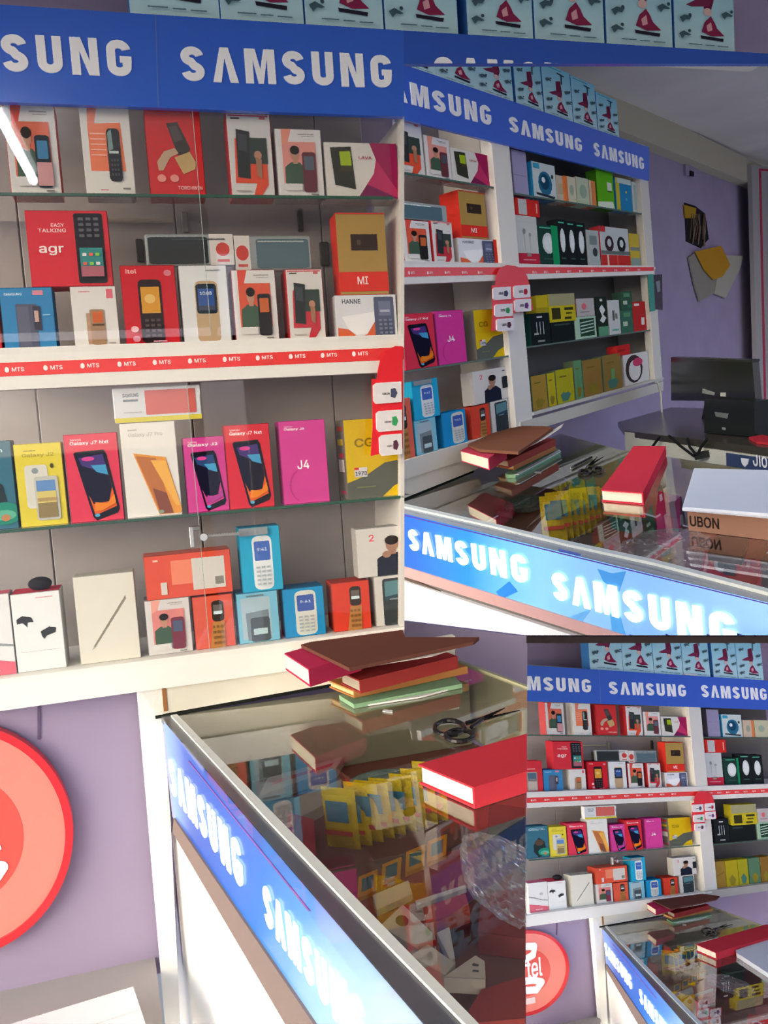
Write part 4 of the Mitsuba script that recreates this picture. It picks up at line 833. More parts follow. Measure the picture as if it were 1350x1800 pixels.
    flatbox(F, [(520, 1440), (600, 1400), (600, 1370), (516, 1404)], tf, .02 * sc, '#a49a8c', Lb('small beige box beside the sachets'), 'carton', 'box')
    sachets(F, ((578, 1492), (752, 1436)), 9, .105 * sc, .062 * sc, tf, False, f'under the counter glass {wh}')
    for i, (x, y) in enumerate(((640, 1540), (682, 1518), (724, 1496), (762, 1478))):
        flatbox(F, [(x - 12, y + 40), (x + 22, y + 26), (x + 24, y - 12), (x - 10, y + 2)], tf + .021 * sc, .006, '#c8862e', f'{ORD[i]} orange pack with grey window from the left, before the sachets {wh}', 'snack_pack', 'pack', prints=[R(.2, .2, .8, .8, '#4c6468', 'printed_window')], group=f'orange packs before the sachets {wh}')
    flatbox(F, [(662, 1600), (725, 1572), (718, 1548), (655, 1574)], tf + .021 * sc, .01, '#c5bba4', Lb('cream bar box'), 'carton', 'box')
    flatbox(F, [(668, 1628), (732, 1668), (760, 1640), (708, 1590)], tf + .021 * sc, .02 * sc, '#c2baa6', Lb('cream box with a round dark hole'), 'carton', 'box', prints=[El(.3, .45, .16, .2, '#4c4a44', 'hole')])
    flatbox(F, [(722, 1680), (782, 1716), (800, 1694), (752, 1660)], tf + .021 * sc, .02 * sc, '#bdb39c', Lb('plain cream box before the one with the hole'), 'carton', 'box')
    flatbox(F, [(780, 1718), (852, 1722), (852, 1690), (836, 1680)], tf + .021 * sc, .02 * sc, '#c6bca6', Lb('cream box with dark marks'), 'carton', 'box', prints=[R(.4, .3, .7, .4, '#5a544c', 'mark'), R(.6, .6, .8, .68, '#5a544c', 'mark')])
    flatbox(F, [(733, 1592), (820, 1562), (818, 1556), (730, 1584)], tf + .021 * sc, .006, '#c8c0ae', Lb('thin white strip'), 'paper_strip', 'paper')
    flatbox(F, [(768, 1640), (792, 1690), (800, 1686), (790, 1630)], tf + .021 * sc, .012, '#c9bfae', Lb('small white wedge shaped pack'), 'carton', 'box')
    flatbox(F, [(750, 1625), (826, 1598), (818, 1570), (744, 1596)], tf + .0205 * sc, .02 * sc, '#b4553e', Lb('orange red box behind the white wedge'), 'carton', 'box')
    flatbox(F, [(810, 1800), (xe - 4 if not full else 1010, 1790), (xe - 4 if not full else 1010, 1716), (846, 1740)], tf, .03 * sc, '#9a4038', Lb('wide flat dark red box'), 'carton', 'box')
    if not full: flatbox(F, [(840, 1640), (922, 1650), (922, 1560), (846, 1570)], tf, .03 * sc, '#86403c', Lb('maroon box beneath the plastic bag'), 'carton', 'box')
    c = F.plan(888 if not full else 905, 1545, tf + .05); crumple(F, [c[0], c[1], tf + .055], (.055 * sc, .13 * sc, .032 * sc), Lb('crumpled clear plastic bag'), floor=tf)
    c = F.plan(668, 1372, tf + .03); crumple(F, [c[0], c[1], tf + .025], (.065 * sc, .04 * sc, .022 * sc), Lb('green tinted clear plastic packet'), 'plastic_packet', 9, 'film_green', floor=tf)
    flatbox(F, [(856, 1470), (xe - 6 if not full else 960, 1490), (xe - 6 if not full else 960, 1420), (860, 1412)], tf, .04 * sc, '#3c4640', Lb('dark green box under the red book'), 'carton', 'box')
    # on the glass
    zt = tc + .001
    th = .032 * sc
    if full:
        book(F, (735, 1343), (833, 1384), (1075, 1248), zt, th, '#c83a46', lab('thick red book lying on the counter glass'))
    else:
        book(F, (735, 1343), (833, 1384), (1075, 1248), zt, th, '#c83a46', lab('thick red book lying on the counter glass'))
    # pile of ledgers at the back
    tl = F.wall(640, 1112, .008)[1]; hp_ = tl - zt
    sheet(F, [(596, 1222), (622, 1238), (812, 1202), (790, 1180), (660, 1200)], zt, .08 * hp_, '#7fa382', lab('green file at the bottom of the ledger pile'), 'file', 'file')
    sheet(F, [(622, 1242), (640, 1236), (760, 1214), (812, 1200), (800, 1208), (740, 1224)], zt, .03 * hp_, '#d6d8d4', lab('white paper sheet sticking out under the ledger pile'), 'paper_sheet', 'paper')
    book(F, (578, 1196), (622, 1214), (772, 1156), zt + .09 * hp_, .14 * hp_, '#b07a4a', lab('thin tan book low in the ledger pile'), pages='#d8b888')
    book(F, (598, 1180), (632, 1196), (766, 1140), zt + .24 * hp_, .24 * hp_, '#9c3a3a', lab('dark red book in the middle of the ledger pile'), pages='#b0a698')
    book(F, (500, 1148), (543, 1176), (586, 1124), zt + .6 * hp_, .31 * hp_, '#b83456', lab('small crimson book at the left of the ledger pile'))
    top_px = [(529, 1133), (614, 1174), (832, 1128), (842, 1120), (712, 1120), (706, 1100), (640, 1102)] if not full else [(529, 1133), (614, 1174), (832, 1128), (850, 1112), (760, 1100), (640, 1102)]
    sheet(F, top_px, tl - .06 * hp_, .06 * hp_, '#6a443c', lab('large brown ledger on top of the pile'), 'ledger', 'book')
    kk = thing('paper_sheet', lab('white paper edge peeping from under the brown ledger'), 'paper')
    part(F, kk, 'sheet', planprism(F, [(610, 1177), (614, 1173), (780, 1142), (832, 1122), (828, 1131), (760, 1153)], tl - .065 * hp_, .0015), 'card', '#c4beb8')
    sheet(F, [(672, 1250), (690, 1253), (690, 1248), (674, 1247)], zt, .001, '#dededa', lab('tiny white paper scrap on the counter glass'), 'paper_scrap', 'paper')
    scissors(F, (850, 1268), ((914, 1252), (888, 1250)), ((790, 1284, 26, 13), (808, 1298, 24, 10)), zt, lab('black handled scissors on the counter glass'))
    if full:
        sheet(F, [(928, 1372), (930, 1384), (1110, 1500), (1110, 1330), (1080, 1316)], zt, .02 * sc, '#d4d6da', lab('white paper pad on the counter glass at the right edge'), 'paper_pad', 'paper')
        flatbox(F, [(955, 1800), (1100, 1800), (1100, 1700), (990, 1675)], tf + .03, .05 * sc, '#b03434', lab('red phone box with a round grey emblem, at the lower right corner'), 'phone_box', 'box', prints=[El(.42, .42, .22, .16, '#c4c8c6'), El(.42, .42, .12, .09, '#3a4a4c')])
        flatbox(F, [(1020, 1650), (1100, 1640), (1100, 1560), (1030, 1580)], tf + .02, .04 * sc, '#803838', lab('dark red box under the paper pad'), 'carton', 'box')
    return k, tc, pl

_e = FA.M.T @ (-FA.O)                           # the eye in the large view's axes
_p = FA.M.T @ (FA.ray(927, 1100) * 1.5 - FA.O); _q = FA.M.T @ (FA.ray(924, 1900) * 1.5 - FA.O)
_n = nrm(np.cross(_p - _e, _q - _e)); _n = _n if _n[0] < 0 else -_n
CUT = (_p, _n, FA)
CA = shop_counter(FA, False)
CUT = None
C3 = shop_counter(F3, True)

# ------------------------------------------------------------------ under the shelf: purple wall, round red sign, grey plinth, white carton
def low_left(F, full):
    wh = F.where; D = .045 * F.scale
    X0 = -560 if not full else -90
    struct(F, 'wall_left', wallprism(F, [(X0, 1180), (300, 1180), (312, 1705), (X0, 1764 - .19 * X0)], D, .02), 'purple_paint')
    struct(F, 'trim_1', wallprism(F, [(66, 1190), (71, 1190), (71, 1300), (66, 1300)], D - .003, .003), 'paint', '#6e5e78')
    # plinth: a grey floor slab from the wall outwards
    t = F.wall(140, 1712, D)[1]
    struct(F, 'floor', planprism(F, [(X0, 1733 - .2 * X0), (272, 1679), (287, 1800), (299, 1890), (X0, 1960 - .3 * X0)], t, .02), 'paint', '#a9a5a2')
    k = thing('carton', f'plain white carton on the grey floor at the lower left {wh}', 'box')
    Q = [F.plan(x, y, t + .05) for x, y in ((15, 1801), (234, 1734), (262, 1818), (30, 1900))]
    part(F, k, 'body', hull([[*q, z] for q in Q for z in (t + .0005, t + .05)]), 'paint', '#f2f2f0')
    part(F, k, 'lid_seam', hull([[*(np.array(Q[0]) * .5 + np.array(Q[3]) * .5), t + .0503], [*(np.array(Q[1]) * .5 + np.array(Q[2]) * .5), t + .0503], [*(np.array(Q[0]) * .49 + np.array(Q[3]) * .51), t + .0508], [*(np.array(Q[1]) * .49 + np.array(Q[2]) * .51), t + .0508], [*(np.array(Q[1]) * .5 + np.array(Q[2]) * .5), t + .0508]]), 'card', '#dcdcd8')
    # the round sign
    d = D - .03
    k = thing('round_sign', f'round red plastic sign with white lettering against the purple wall {wh}', 'sign')
    c = np.array(F.wall(-75, 1482, d)); r = F.wall(131, 1482, d)[0] - c[0]; ry = c[1] - F.wall(-75, 1689, d)[1]
    def disc(k0, dd, th, seg=72): return prism(Polygon([(c[0] + r * k0 * math.cos(a), c[1] + ry * k0 * math.sin(a)) for a in np.linspace(0, 2 * math.pi, seg, endpoint=False)]), [0, dd, 0], E1, E3, E2, th)
    ring = prism(Polygon([(c[0] + r * math.cos(a), c[1] + ry * math.sin(a)) for a in np.linspace(0, 2 * math.pi, 72, endpoint=False)], [[(c[0] + r * .93 * math.cos(a), c[1] + ry * .93 * math.sin(a)) for a in np.linspace(0, 2 * math.pi, 72, endpoint=False)]]), [0, d, 0], E1, E3, E2, .02)
    part(F, k, 'rim', ring, 'gloss', '#d8323a')
    part(F, k, 'face', disc(.93, d + .006, .014), 'gloss', '#f08a7c')
    part(F, k, 'inner_disc', disc(.56, d + .005, .001), 'gloss', '#e65a50')
    tv, tf, tw = text('airtel')
    h = .30 * r; x1 = c[0] + .36 * r
    sx = .70 * r / tw
    part(F, k, 'lettering', (np.stack([x1 - tw * sx + tv[:, 0] * sx, np.full(len(tv), d + .003), c[1] - .12 * ry + tv[:, 1] * h], 1), tf), 'card', '#ffffff')
    sw = LineString([(c[0] - .2 * r, c[1] - .18 * ry), (c[0] + .15 * r, c[1] - .2 * ry), (c[0] + .34 * r, c[1] - .28 * ry), (c[0] + .2 * r, c[1] - .44 * ry), (c[0] - .1 * r, c[1] - .4 * ry)]).buffer(.06 * r)
    part(F, k, 'swoosh', prism(sw, [0, d + .003, 0], E1, E3, E2, .001), 'card', '#ffffff')
    lp = LineString([(c[0] - .25 * r, c[1] + .35 * ry), (c[0], c[1] + .62 * ry), (c[0] + .22 * r, c[1] + .6 * ry), (c[0] + .18 * r, c[1] + .4 * ry), (c[0] - .05 * r, c[1] + .3 * ry)]).buffer(.06 * r)
    part(F, k, 'swoosh', prism(lp, [0, d + .003, 0], E1, E3, E2, .001), 'card', '#ffffff')
    bt = sbox(c[0] - .1 * r, c[1] - .74 * ry, c[0] + .16 * r, c[1] - .6 * ry)
    part(F, k, 'label', prism(bt, [0, d + .003, 0], E1, E3, E2, .001), 'card', '#f4dedc')
low_left(FA, False)
low_left(F3, True)
_t3 = F3.wall(500, -245)[1]; _s3 = F3.wall(1420, 500)[0]
struct(F3, 'trim_5', cbox(F3.wall(120, 0)[0], _s3, -.25, .35, _t3, _t3 + .03, .002), 'ceiling_paint')  # ceiling piece out of view, added to dim the lower-right inset
struct(F3, 'added_wall_end', cbox(_s3, _s3 + .03, -2.2, .35, -1.6, _t3, .002), 'purple_paint')  # unseen side wall added to cut light from the right
struct(F3, 'wall_rear', wallprism(F3, [(-110, -150), (1150, -150), (1150, 1420), (-110, 1180)], .30, .02), 'purple_paint')

# ------------------------------------------------------------------ walls behind the large view
def backdrop():
    D = VA['D'] + .03
    struct(FA, 'wall_back', wallprism(FA, [(-900, -520), (1500, -330), (1500, 105), (690, 80), (690, 1090), (927, 1119), (926, 1420), (690, 1420), (-900, 1300)], D, .02), 'purple_paint')
    struct(FA, 'trim_6', wallprism(FA, [(926, 1119.5), (1362, 1119.5), (1362, 1130.5), (926, 1130.5)], D - .002, .02), 'card', '#3a3234')  # dark colour stands for the shade on this strip of wall
backdrop()
def shell():  # unseen enclosure added to block sky light from above and the right
    def blk(nm, x0, x1, y0, y1, z0, z1, bs, c='#d8d4cc'):
        v = cbox(x0, x1, y0, y1, z0, z1, .004); off = RW @ FA.O + EYE; v.vertices = v.vertices - off
        struct(FA, nm, v, bs, c)
    blk('ceiling', -1.3, 2.6, -2.6, 1.95, 2.35, 2.4, 'ceiling_paint')
    blk('added_wall_side', 2.0, 2.05, -2.6, 1.5, -.6, 2.35, 'paint')
    blk('trim_3', -1.3, -1.25, -2.6, 1.6, 2.0, 2.35, 'paint')  # unseen lintel over the left opening, added to darken the upper part
    blk('trim_4', -1.3, .6, -2.6, -2.55, 1.85, 2.35, 'paint')  # matching lintel out of view, also added against high sky
    blk('added_wall_front', .6, 2.0, -1.6, -1.55, -.6, 2.35, 'paint')
def tube_lamp():
    dd, zc = -.004, None
    off = RW @ FA.O + EYE; zc = 2.2 - off[2]; e = FA.M.T @ (-FA.O); ends = []
    for x, y in ((-14, 178), (60, 320)):
        st = FA.wall(x, y, dd); p = np.array([st[0], dd, st[1]]); r = p - e; r[1] = -r[1]; ends.append(p + r * (zc - p[2]) / r[2])
    k = thing('tube_lamp', 'white tube lamp near the ceiling, seen as a streak in the upper glass door', 'lamp')
    a, b = ends; u = nrm(b - a)
    part(FA, k, 'housing', tube([a + [0, 0, .05], b + [0, 0, .05]], .03, 8), 'paint', '#d8d8d8')
    for q in (a, b): part(FA, k, 'end_cap', tube([q - u * .03, q + u * .03], .022, 10), 'paint', '#c8c8c8')
    scene[part(FA, k, 'tube', tube([a + u * .031, b - u * .031], .018, 12), 'card', '#ffffff')]['emitter'] = {'type': 'area', 'radiance': {'type': 'rgb', 'value': [5, 5.2, 5.4]}}
shell()
tube_lamp()

# ------------------------------------------------------------------ the upper-right inset: the same shop seen along its wall
def side_view(F):
    wh = F.where; D = .22 * F.scale
    lab = lambda s: f'{s} {wh}'
    wp = lambda px, d, th: wallprism(F, px, d, th, True)
    u = thing('display_shelf', lab('white framed two-bay wall display shelf with blue sign'), 'shelf')
    g = lambda x, y, d=0: F.wall(x, y, d, True)
    top = lambda x: 114 + .3375 * (x - 711)
    bot = lambda x: 210 + .25 * (x - 711)
    # sign and cartons on it
    hd = part(F, u, 'sign_board', wp([(660, top(660)), (1141, top(1141)), (1141, bot(1141)), (660, bot(660))], -.015, .014), 'gloss', '#2a5cca', label='blue sign board with white lettering')
    fh = .003
    signword(F, hd, 653, 165, 864, 222, 124, -.015, fh, True)
    signword(F, hd, 896, 231, 1023, 268, 204, -.015, fh, True)
    signword(F, hd, 1044, 274, 1132, 299, 250, -.015, fh, True)
    tp = g(1000, top(1000))[1] - .004
    s0, sP0, sP1, sR = g(640, 470)[0], g(880, 463)[0], g(911, 463)[0], g(1149, 470)[0]
    part(F, u, 'top_board', cbox(s0, sR, 0, .09, tp - .008, tp, .001), 'paint', '#c8c6c2')
    nth = ['first', 'second', 'third', 'fourth', 'fifth', 'sixth', 'seventh']
    for i, (a, b, yt) in enumerate(((690, 766, 20), (768, 839, 52), (839, 902, 78), (908, 955, 104), (958, 1007, 121), (1009, 1050, 143), (1052, 1088, 170))):
        machine_box(F, a, b, yt, top((a + b) / 2), base=tp, raw=True, label=f'bright blue exercise machine box, {nth[i]} from the left on the sign, {wh}')
    # frame
    tt, tb = g(900, top(900))[1], g(930, 745)[1]
    part(F, u, 'post', cbox(sP0, sP1, -.006, .05, tb, tt, .003), 'paint', '#e0ded8')
    part(F, u, 'side_panel', cbox(sP0, sP0 + .012, .05, D, tb, tt, .001), 'paint', '#c2c0bc')
    part(F, u, 'end_post', cbox(g(1130, 400)[0], sR, -.006, .04, g(1150, 668)[1] - .02, tt, .003), 'paint', '#cfccc4')
    part(F, u, 'side_panel', cbox(sR - .012, sR, .04, D, g(1150, 668)[1], tt, .001), 'paint', '#b9b8b2')
    sm = (s0 + sP0) / 2
    for a, b in ((s0, sm), (sm, sP0)): part(F, u, 'back_board', cbox(a, b - .002, D, D + .012, g(711, 850)[1], tt, .002), 'grey_laminate')
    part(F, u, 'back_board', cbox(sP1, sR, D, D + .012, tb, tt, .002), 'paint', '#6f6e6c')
    t1 = shelf_board(F, u, 'glass_shelf', (711, 302), (869, 328), 0, D, .008, 'gloss', '#35594c', True, (s0, sP0))
    r1 = shelf_board(F, u, 'glass_shelf', (905, 338), (1127, 375), 0, D, .008, 'gloss', '#35594c', True, (sP1, sR - .012))
    t2 = shelf_board(F, u, 'middle_ledge', (711, 463), (1140, 466), -.012, D, .012, 'paint', '#dcdad6', True, (s0, sR))
    t3 = shelf_board(F, u, 'glass_shelf', (711, 653), (898, 623), 0, D, .008, 'gloss', '#35594c', True, (s0, sP0))
    r3 = shelf_board(F, u, 'glass_shelf', (930, 613), (1140, 576), 0, D, .008, 'gloss', '#35594c', True, (sP1, sR - .012))
    t4 = shelf_board(F, u, 'bottom_board', (711, 809), (900, 757), -.012, D, .014, 'paint', '#dddbd2', True, (s0, sP1))
    r4 = shelf_board(F, u, 'bottom_board', (937, 735), (1149, 660), -.012, D, .014, 'paint', '#c8c6be', True, (sP1, sR))
    vp = lambda x, y, X: y + (486 - y) / (1814 - x) * (X - x)
    part(F, u, 'middle_rail', wp([(690, 464), (1149, 467), (1149, 482), (690, vp(711, 500, 690))], -.014, .02), 'paint', '#e4e2dd')
    part(F, u, 'bottom_rail', wp([(690, vp(711, 810, 690)), (915, vp(711, 810, 915)), (915, vp(711, 843, 915)), (690, vp(711, 843, 690))], -.014, .02), 'paint', '#d6d3c8')
    part(F, u, 'bottom_rail', wp([(915, vp(937, 736, 915)), (1166, vp(937, 736, 1166)), (1166, vp(937, 757, 1166)), (915, vp(937, 757, 915))], -.014, .02), 'paint', '#c6c3bb')
    st = thing('promo_strip', lab('red strip with white egg logos and lettering along the middle rail'), 'sign strip')
    part(F, st, 'strip', wp([(690, 470), (1149, 469.5), (1149, 476), (690, vp(711, 487, 690))], -.0155, .0014), 'gloss', '#df3434')
    egg_strip(F, st, [(719, 479.5), (752, 479.5), (783, 479), (813, 479), (841, 479)] + [(937 + i * 20.5, 478.6 - .5 * i) for i in range(10)], -.0155, .0085, True)
    # left bay goods
    C = lambda *a, **k: carton(F, *a, raw=True, **k)
    WHT = '#dcdbd7'
    C('phone_box', lab('white box with two black phones at the left edge, top shelf'), 'box', 697, 748, 214, 308, WHT, twophones(), base=t1, side='#b8b4b0')
    C('phone_box', lab('white phone box with red ribbon, left of the swoosh box, top shelf'), 'box', 751, 795, 243, 315, '#e0dedb', lifestyle(panel='#e59a90', ribbon='#ec9c86', body='#6a3a42'), side='#a8a09c', base=t1)
    C('phone_box', lab('white landscape box with purple swoosh, top shelf'), 'box', 797, 863, 267, 326, '#dedbd3', LAVA, side='#c4c0b8', base=t1)
    e1 = C('phone_box', lab('white phone box with man and orange phone, middle ledge'), 'box', 712, 760, 388, 463, '#e0dedb', lifestyle(body='#2b2a2c', screen='#c8683c'), side='#8c3038', base=t2)
    e2 = C('phone_box', lab('white phone box with red side and dark phones, middle ledge'), 'box', 764, 800, 390, 463, '#dddbd6', twophones('#c83c48'), side='#c0343c', base=t2, th=.07)
    e3 = C('phone_box', lab('white landscape box reading HANNE, middle ledge'), 'box', 808, 873, 420, 463, '#dfe1e6', HANNE + [R(.9, 0, 1, 1, '#d2392f', 'printed_band')], side='#b0aeac', base=t2)
    C('phone_box', lab('gold fronted red box on the landscape box'), 'box', 812, 858, 338, 419, '#b49452', GOLD, side='#cf382e', base=e3['t1'], th=.08)
    k = thing('case_box', lab('clear phone case box with blue-grey back'), 'case box')
    a, b = g(690, 386, .03), g(784, 357, .03); t0 = max(e1['t1'], e2['t1']) + .001; h = g(745, 357, .03)[1] - t0
    part(F, k, 'clear_shell', cbox(a[0], b[0], .03, .055, t0, t0 + h, .003), 'gloss', '#8f9a9a')
    clip_prints([rr(.2, .16, .9, .94, .1, '#55707c', 'phone_case'), R(.2, .14, .7, .2, '#d4e2dc', 'phone_case')], F, k, a[0], t0 + h, b[0] - a[0], h, .03, 1, F.scale)
    C('phone_box', lab('bright red phone box with dark phone, glass shelf'), 'box', 714, 770, 550, 650, '#dc3a52', galaxy(), side='#a0243a', base=t3)
    C('phone_box', lab('plain magenta box reading J4, glass shelf'), 'box', 773, 822, 545, 641, '#d8409a', J4, side='#a8347a', base=t3, th=.06)
    C('phone_box', lab('yellow and grey phone box, glass shelf'), 'box', 839, 888, 543, 630, '#dcbc1e', YELLOWGREY, side='#6e6862', base=t3, th=.09)
    C('phone_box', lab('orange box sliver at the left picture edge, bottom board'), 'box', 692, 731, 700, 806, '#dc6a58', ORANGEPHONE, base=t4)
    l1 = C('phone_box', lab('light blue phone box with grey phone, bottom board'), 'box', 733, 771, 735, 797, '#80c8dc', LIGHTBLUE, side='#4a90ac', base=t4, th=.05)
    C('phone_box', lab('tall bright blue phone box on the light blue box'), 'box', 729, 775, 666, 735, '#2cb0da', TALLBLUE, side='#1f86a8', base=l1['t1'], th=.05)
    C('phone_box', lab('blue phone box with white keypad phone, bottom board'), 'box', 781, 823, 721, 783, '#2494d0', nokia('#d6d9d0', '#4a64b0', .38, .9), side='#1a70a0', base=t4, th=.06)
    C('phone_box', lab('orange phone box with gold flip phone, bottom board'), 'box', 832, 864, 711, 768, '#dc4c3a', ORANGEPHONE, side='#b43c30', base=t4, th=.06)
    gp = C('phone_box', lab('grey-white phone box with dark slider phone, bottom board'), 'box', 866, 897, 702, 757, '#d5d3ce', GREYPHONE, side='#9c9a96', base=t4)
    C('phone_box', lab('white landscape box with pointing man in dark sweater'), 'box', 834, 894, 648, 706, '#d8d6d1', MANBOX, side='#b2b0ac', base=gp['t1'])
    hanger(F, 898, 466, 53, (True, True), raw=True, label=lab('red hanging card with five clear sim pouches on the post'))
    # right bay goods
    C('box', lab('tall lilac carton beside the post'), 'box', 905, 930, 266, 340, '#a59ec0', [R(0, .55, .9, .565, '#857fa0')], side='#8a84a0', base=r1)
    C('camera_box', lab('white and blue camera box'), 'box', 939, 979, 288, 346, '#c9d6d4', CAMERA, side='#2a8ac0', base=r1, th=.07)
    C('box', lab('cream carton behind the orange striped one, top shelf of the right bay'), 'box', 980, 994, 309, 350, '#cdbfa8', [R(.1, .3, .9, .7, '#c2b090')], base=r1, d=.03)
    C('box', lab('cream carton with orange stripe, top shelf of the right bay'), 'box', 995, 1014, 311, 355, '#d2ceb4', [R(0, 0, .25, 1, '#e08048', 'printed_band'), El(.6, .5, .2, .2, '#a4b098')], side='#e08048', base=r1)
    C('box', lab('pale green carton, top shelf of the right bay'), 'box', 1016, 1037, 313, 358, '#bcc8ac', [El(.5, .5, .3, .25, '#9ab09a')], base=r1)
    C('box', lab('orange and white carton, top shelf of the right bay'), 'box', 1038, 1049, 318, 361, '#dc8450', [R(0, 0, .3, 1, '#c8c4a8', 'printed_band')], base=r1)
    C('box', lab('bright green carton with white foot, top shelf of the right bay'), 'box', 1052, 1081, 302, 366, '#62b428', GREENBOX, side='#3f7a20', base=r1)
    C('box', lab('blue and yellow carton, top shelf of the right bay'), 'box', 1085, 1112, 315, 371, '#2f86b8', BLUEYEL, base=r1, th=.04)
    C('box', lab('white carton at the right end, top shelf of the right bay'), 'box', 1114, 1125, 321, 373, '#c2ccc6', [R(.2, .1, .6, .9, '#aab8b2')], base=r1, th=.04)
    e = C('earphone_box', lab('white and red earphone box'), 'box', 912, 949, 380, 463, '#cacdc8', EARPH, side='#a0a4a2', base=t2)
    C('box', lab('red and grey carton on the earphone box'), 'box', 908, 949, 350, 379, '#d83430', SPLIT, base=e['t1'])
    C('watch_box', lab('dark green watch box with white oval and green stripe'), 'box', 949, 984, 396, 463, '#26463e', oval_watch() + [R(.66, 0, 1, 1, '#1f9a62', 'printed_band')], base=t2)
    for i, (a, b) in enumerate(((985, 1000), (1001, 1016), (1017, 1033))):
        C('watch_box', lab(f'black watch box with white oval, {("first", "second", "third")[i]} beside the green one'), 'box', a, b, 386 + 3 * i, 464, '#23282a', oval_watch(), base=t2)
    C('box', lab('white carton left of the headphone box'), 'box', 1035, 1056, 405, 464, '#aeb8b6', [R(.2, .15, .8, .4, '#7d8a88'), El(.6, .6, .2, .12, '#3f484a')], base=t2)
    C('headphone_box', lab('red and white headphone box'), 'box', 1058, 1108, 400, 465, '#c2c9c8', HEADPH, side='#b83a40', base=t2)
    C('box', lab('yellow carton at the right end of the middle ledge'), 'box', 1110, 1126, 411, 465, '#c8b044', [R(0, .4, 1, .5, '#7f8a80'), R(0, .72, 1, 1, '#8fa49a')], base=t2)
    b1 = C('earphone_box', lab('black earphone box with white wires'), 'box', 935, 970, 550, 612, '#20282a', BLACKEAR, side='#1f4a42', base=r3)
    b2 = C('box', lab('black carton under the yellow and olive one'), 'box', 972, 1012, 565, 605, '#1f2628', [R(.1, .1, .8, .18, '#3a5048')], base=r3)
    C('box', lab('yellow and olive carton'), 'box', 967, 1013, 516, 564, '#c6b72c', YELBLK, base=b2['t1'])
    C('box', lab('small yellow carton on the black earphone box'), 'box', 944, 964, 519, 549, '#c8b32a', [R(0, .7, 1, 1, '#a8982a')], base=b1['t1'])
    b3 = C('box', lab('green and white carton'), 'box', 1014, 1050, 556, 598, '#a8c8b0', GREENWHITE, base=r3)
    C('box', lab('white carton with pink dot on the green and white one'), 'box', 1014, 1046, 524, 555, '#b9b4b2', PINKDOT, side='#7c5058', base=b3['t1'])
    C('box', lab('dark carton with white zigzag'), 'box', 1053, 1071, 521, 592, '#28342e', ZIG, base=r3)
    C('box', lab('slim white carton'), 'box', 1073, 1092, 527, 586, '#c6cac8', WHITESLIM, base=r3)
    q = C('box', lab('lower green patterned carton left of the red one'), 'box', 1094, 1114, 545, 582, '#3d6a58', CUBES, base=r3)
    C('box', lab('upper green patterned carton left of the red one'), 'box', 1094, 1112, 512, 544, '#3a5a4a', CUBES, base=q['t1'])
    C('box', lab('red carton at the right end'), 'box', 1115, 1137, 530, 579, '#b83434', REDBOX, base=r3)
    ocs = (('ochre carton beside the post, bottom board', 938, 965, 658, 728, '#a8883c'), ('yellow carton, second from the post on the bottom board', 966, 980, 654, 722, '#bcae28'), ('yellow-green carton, third from the post on the bottom board', 981, 1012, 647, 717, '#b0aa28'),
           ('green carton, fourth from the post on the bottom board', 1013, 1027, 632, 704, '#62946a'), ('brown carton, fifth from the post on the bottom board', 1028, 1061, 630, 697, '#94743c'), ('brown and green carton, sixth from the post on the bottom board', 1063, 1095, 622, 685, '#8f7640'))
    for i, (nm, a, b, yt, yb, c) in enumerate(ocs):
        C('box', lab(nm), 'box', a, b, yt, yb, c, [P([(.2, .75), (.5, .6), (.8, .78), (.6, .95), (.3, .95)], '#4f7f70' if i in (2, 5) else '#8a7a30'), R(.2, .2, .6, .24, '#7d6a2c', 'lettering'), R(.4, .4, .6, .7, '#6f9a60' if i == 5 else c, 'printed_panel')], base=r4, side='#5a6a50')
    hs = C('headset_box', lab('white headset box with dark headset'), 'box', 1098, 1142, 620, 668, '#d4d2cd', HEADSET, base=r4, side='#a09a96', th=.05)
    C('box', lab('small red carton on the headset box'), 'box', 1084, 1108, 606, 621, '#c83030', [R(.1, .4, .6, .6, '#a02828')], base=hs['t1'])
    hk = thing('hanging_pack', lab('green and black pack hanging on the end post'), 'pack')
    part(F, hk, 'green_back', wp([(1139, 482), (1149, 482), (1152, 546), (1143, 548)], -.012, .004), 'gloss', '#1f8a78')
    part(F, hk, 'pack', wp([(1149, 483), (1164, 482), (1165, 545), (1152, 543)], -.013, .008), 'gloss', '#1d2226')
    part(F, hk, 'printed_emblem', wp([(1153, 495), (1160, 493), (1161, 512), (1156, 514)], -.0136, .0006), 'card', '#7f8a90')
    # ---------------- walls and ceiling
    dw = D + .20
    struct(F, 'wall_right', wp([(640, 40), (1326, 318), (1345, 840), (640, 900)], dw, .03), 'purple_paint')
    band = struct(F, 'trim_2', wp([(980, 113), (1360, 301), (1360, 339), (980, 185)], dw - .10, .10), 'paint', '#b5af9c')
    tc_ = g(1200, 222, dw - .10)[1]
    sA, sB = g(900, 222, dw)[0] - 3.0, g(1345, 330, dw)[0] + 2.0
    struct(F, 'ceiling', cbox(sA, sB, -3.4, dw + .05, tc_, tc_ + .03, .002), 'ceiling_paint')
    struct(F, 'added_wall_end', cbox(g(1440, 400, 0)[0], g(1440, 400, 0)[0] + .03, -6.0, dw, -1.6, tc_, .002), 'purple_paint')  # added beyond the view to keep right-hand sky light off the purple wall
    dk = struct(F, 'door_1', wp([(1321, 290), (1420, 300), (1420, 735), (1332, 705)], dw - .14, .04), 'paint', '#a7a4a2')
    part(F, dk, 'red_line', wp([(1334, 298), (1338, 298), (1347, 706), (1343, 706)], dw - .1415, .0015), 'card', '#b0485a')
    part(F, dk, 'red_line', wp([(1334, 296), (1420, 302), (1420, 306), (1334, 300)], dw - .1415, .0015), 'card', '#b0485a')
    # things on the wall
    k = thing('wall_niche', lab('open wiring niche with yellow plastic and loose wires in the purple wall'), 'wiring')
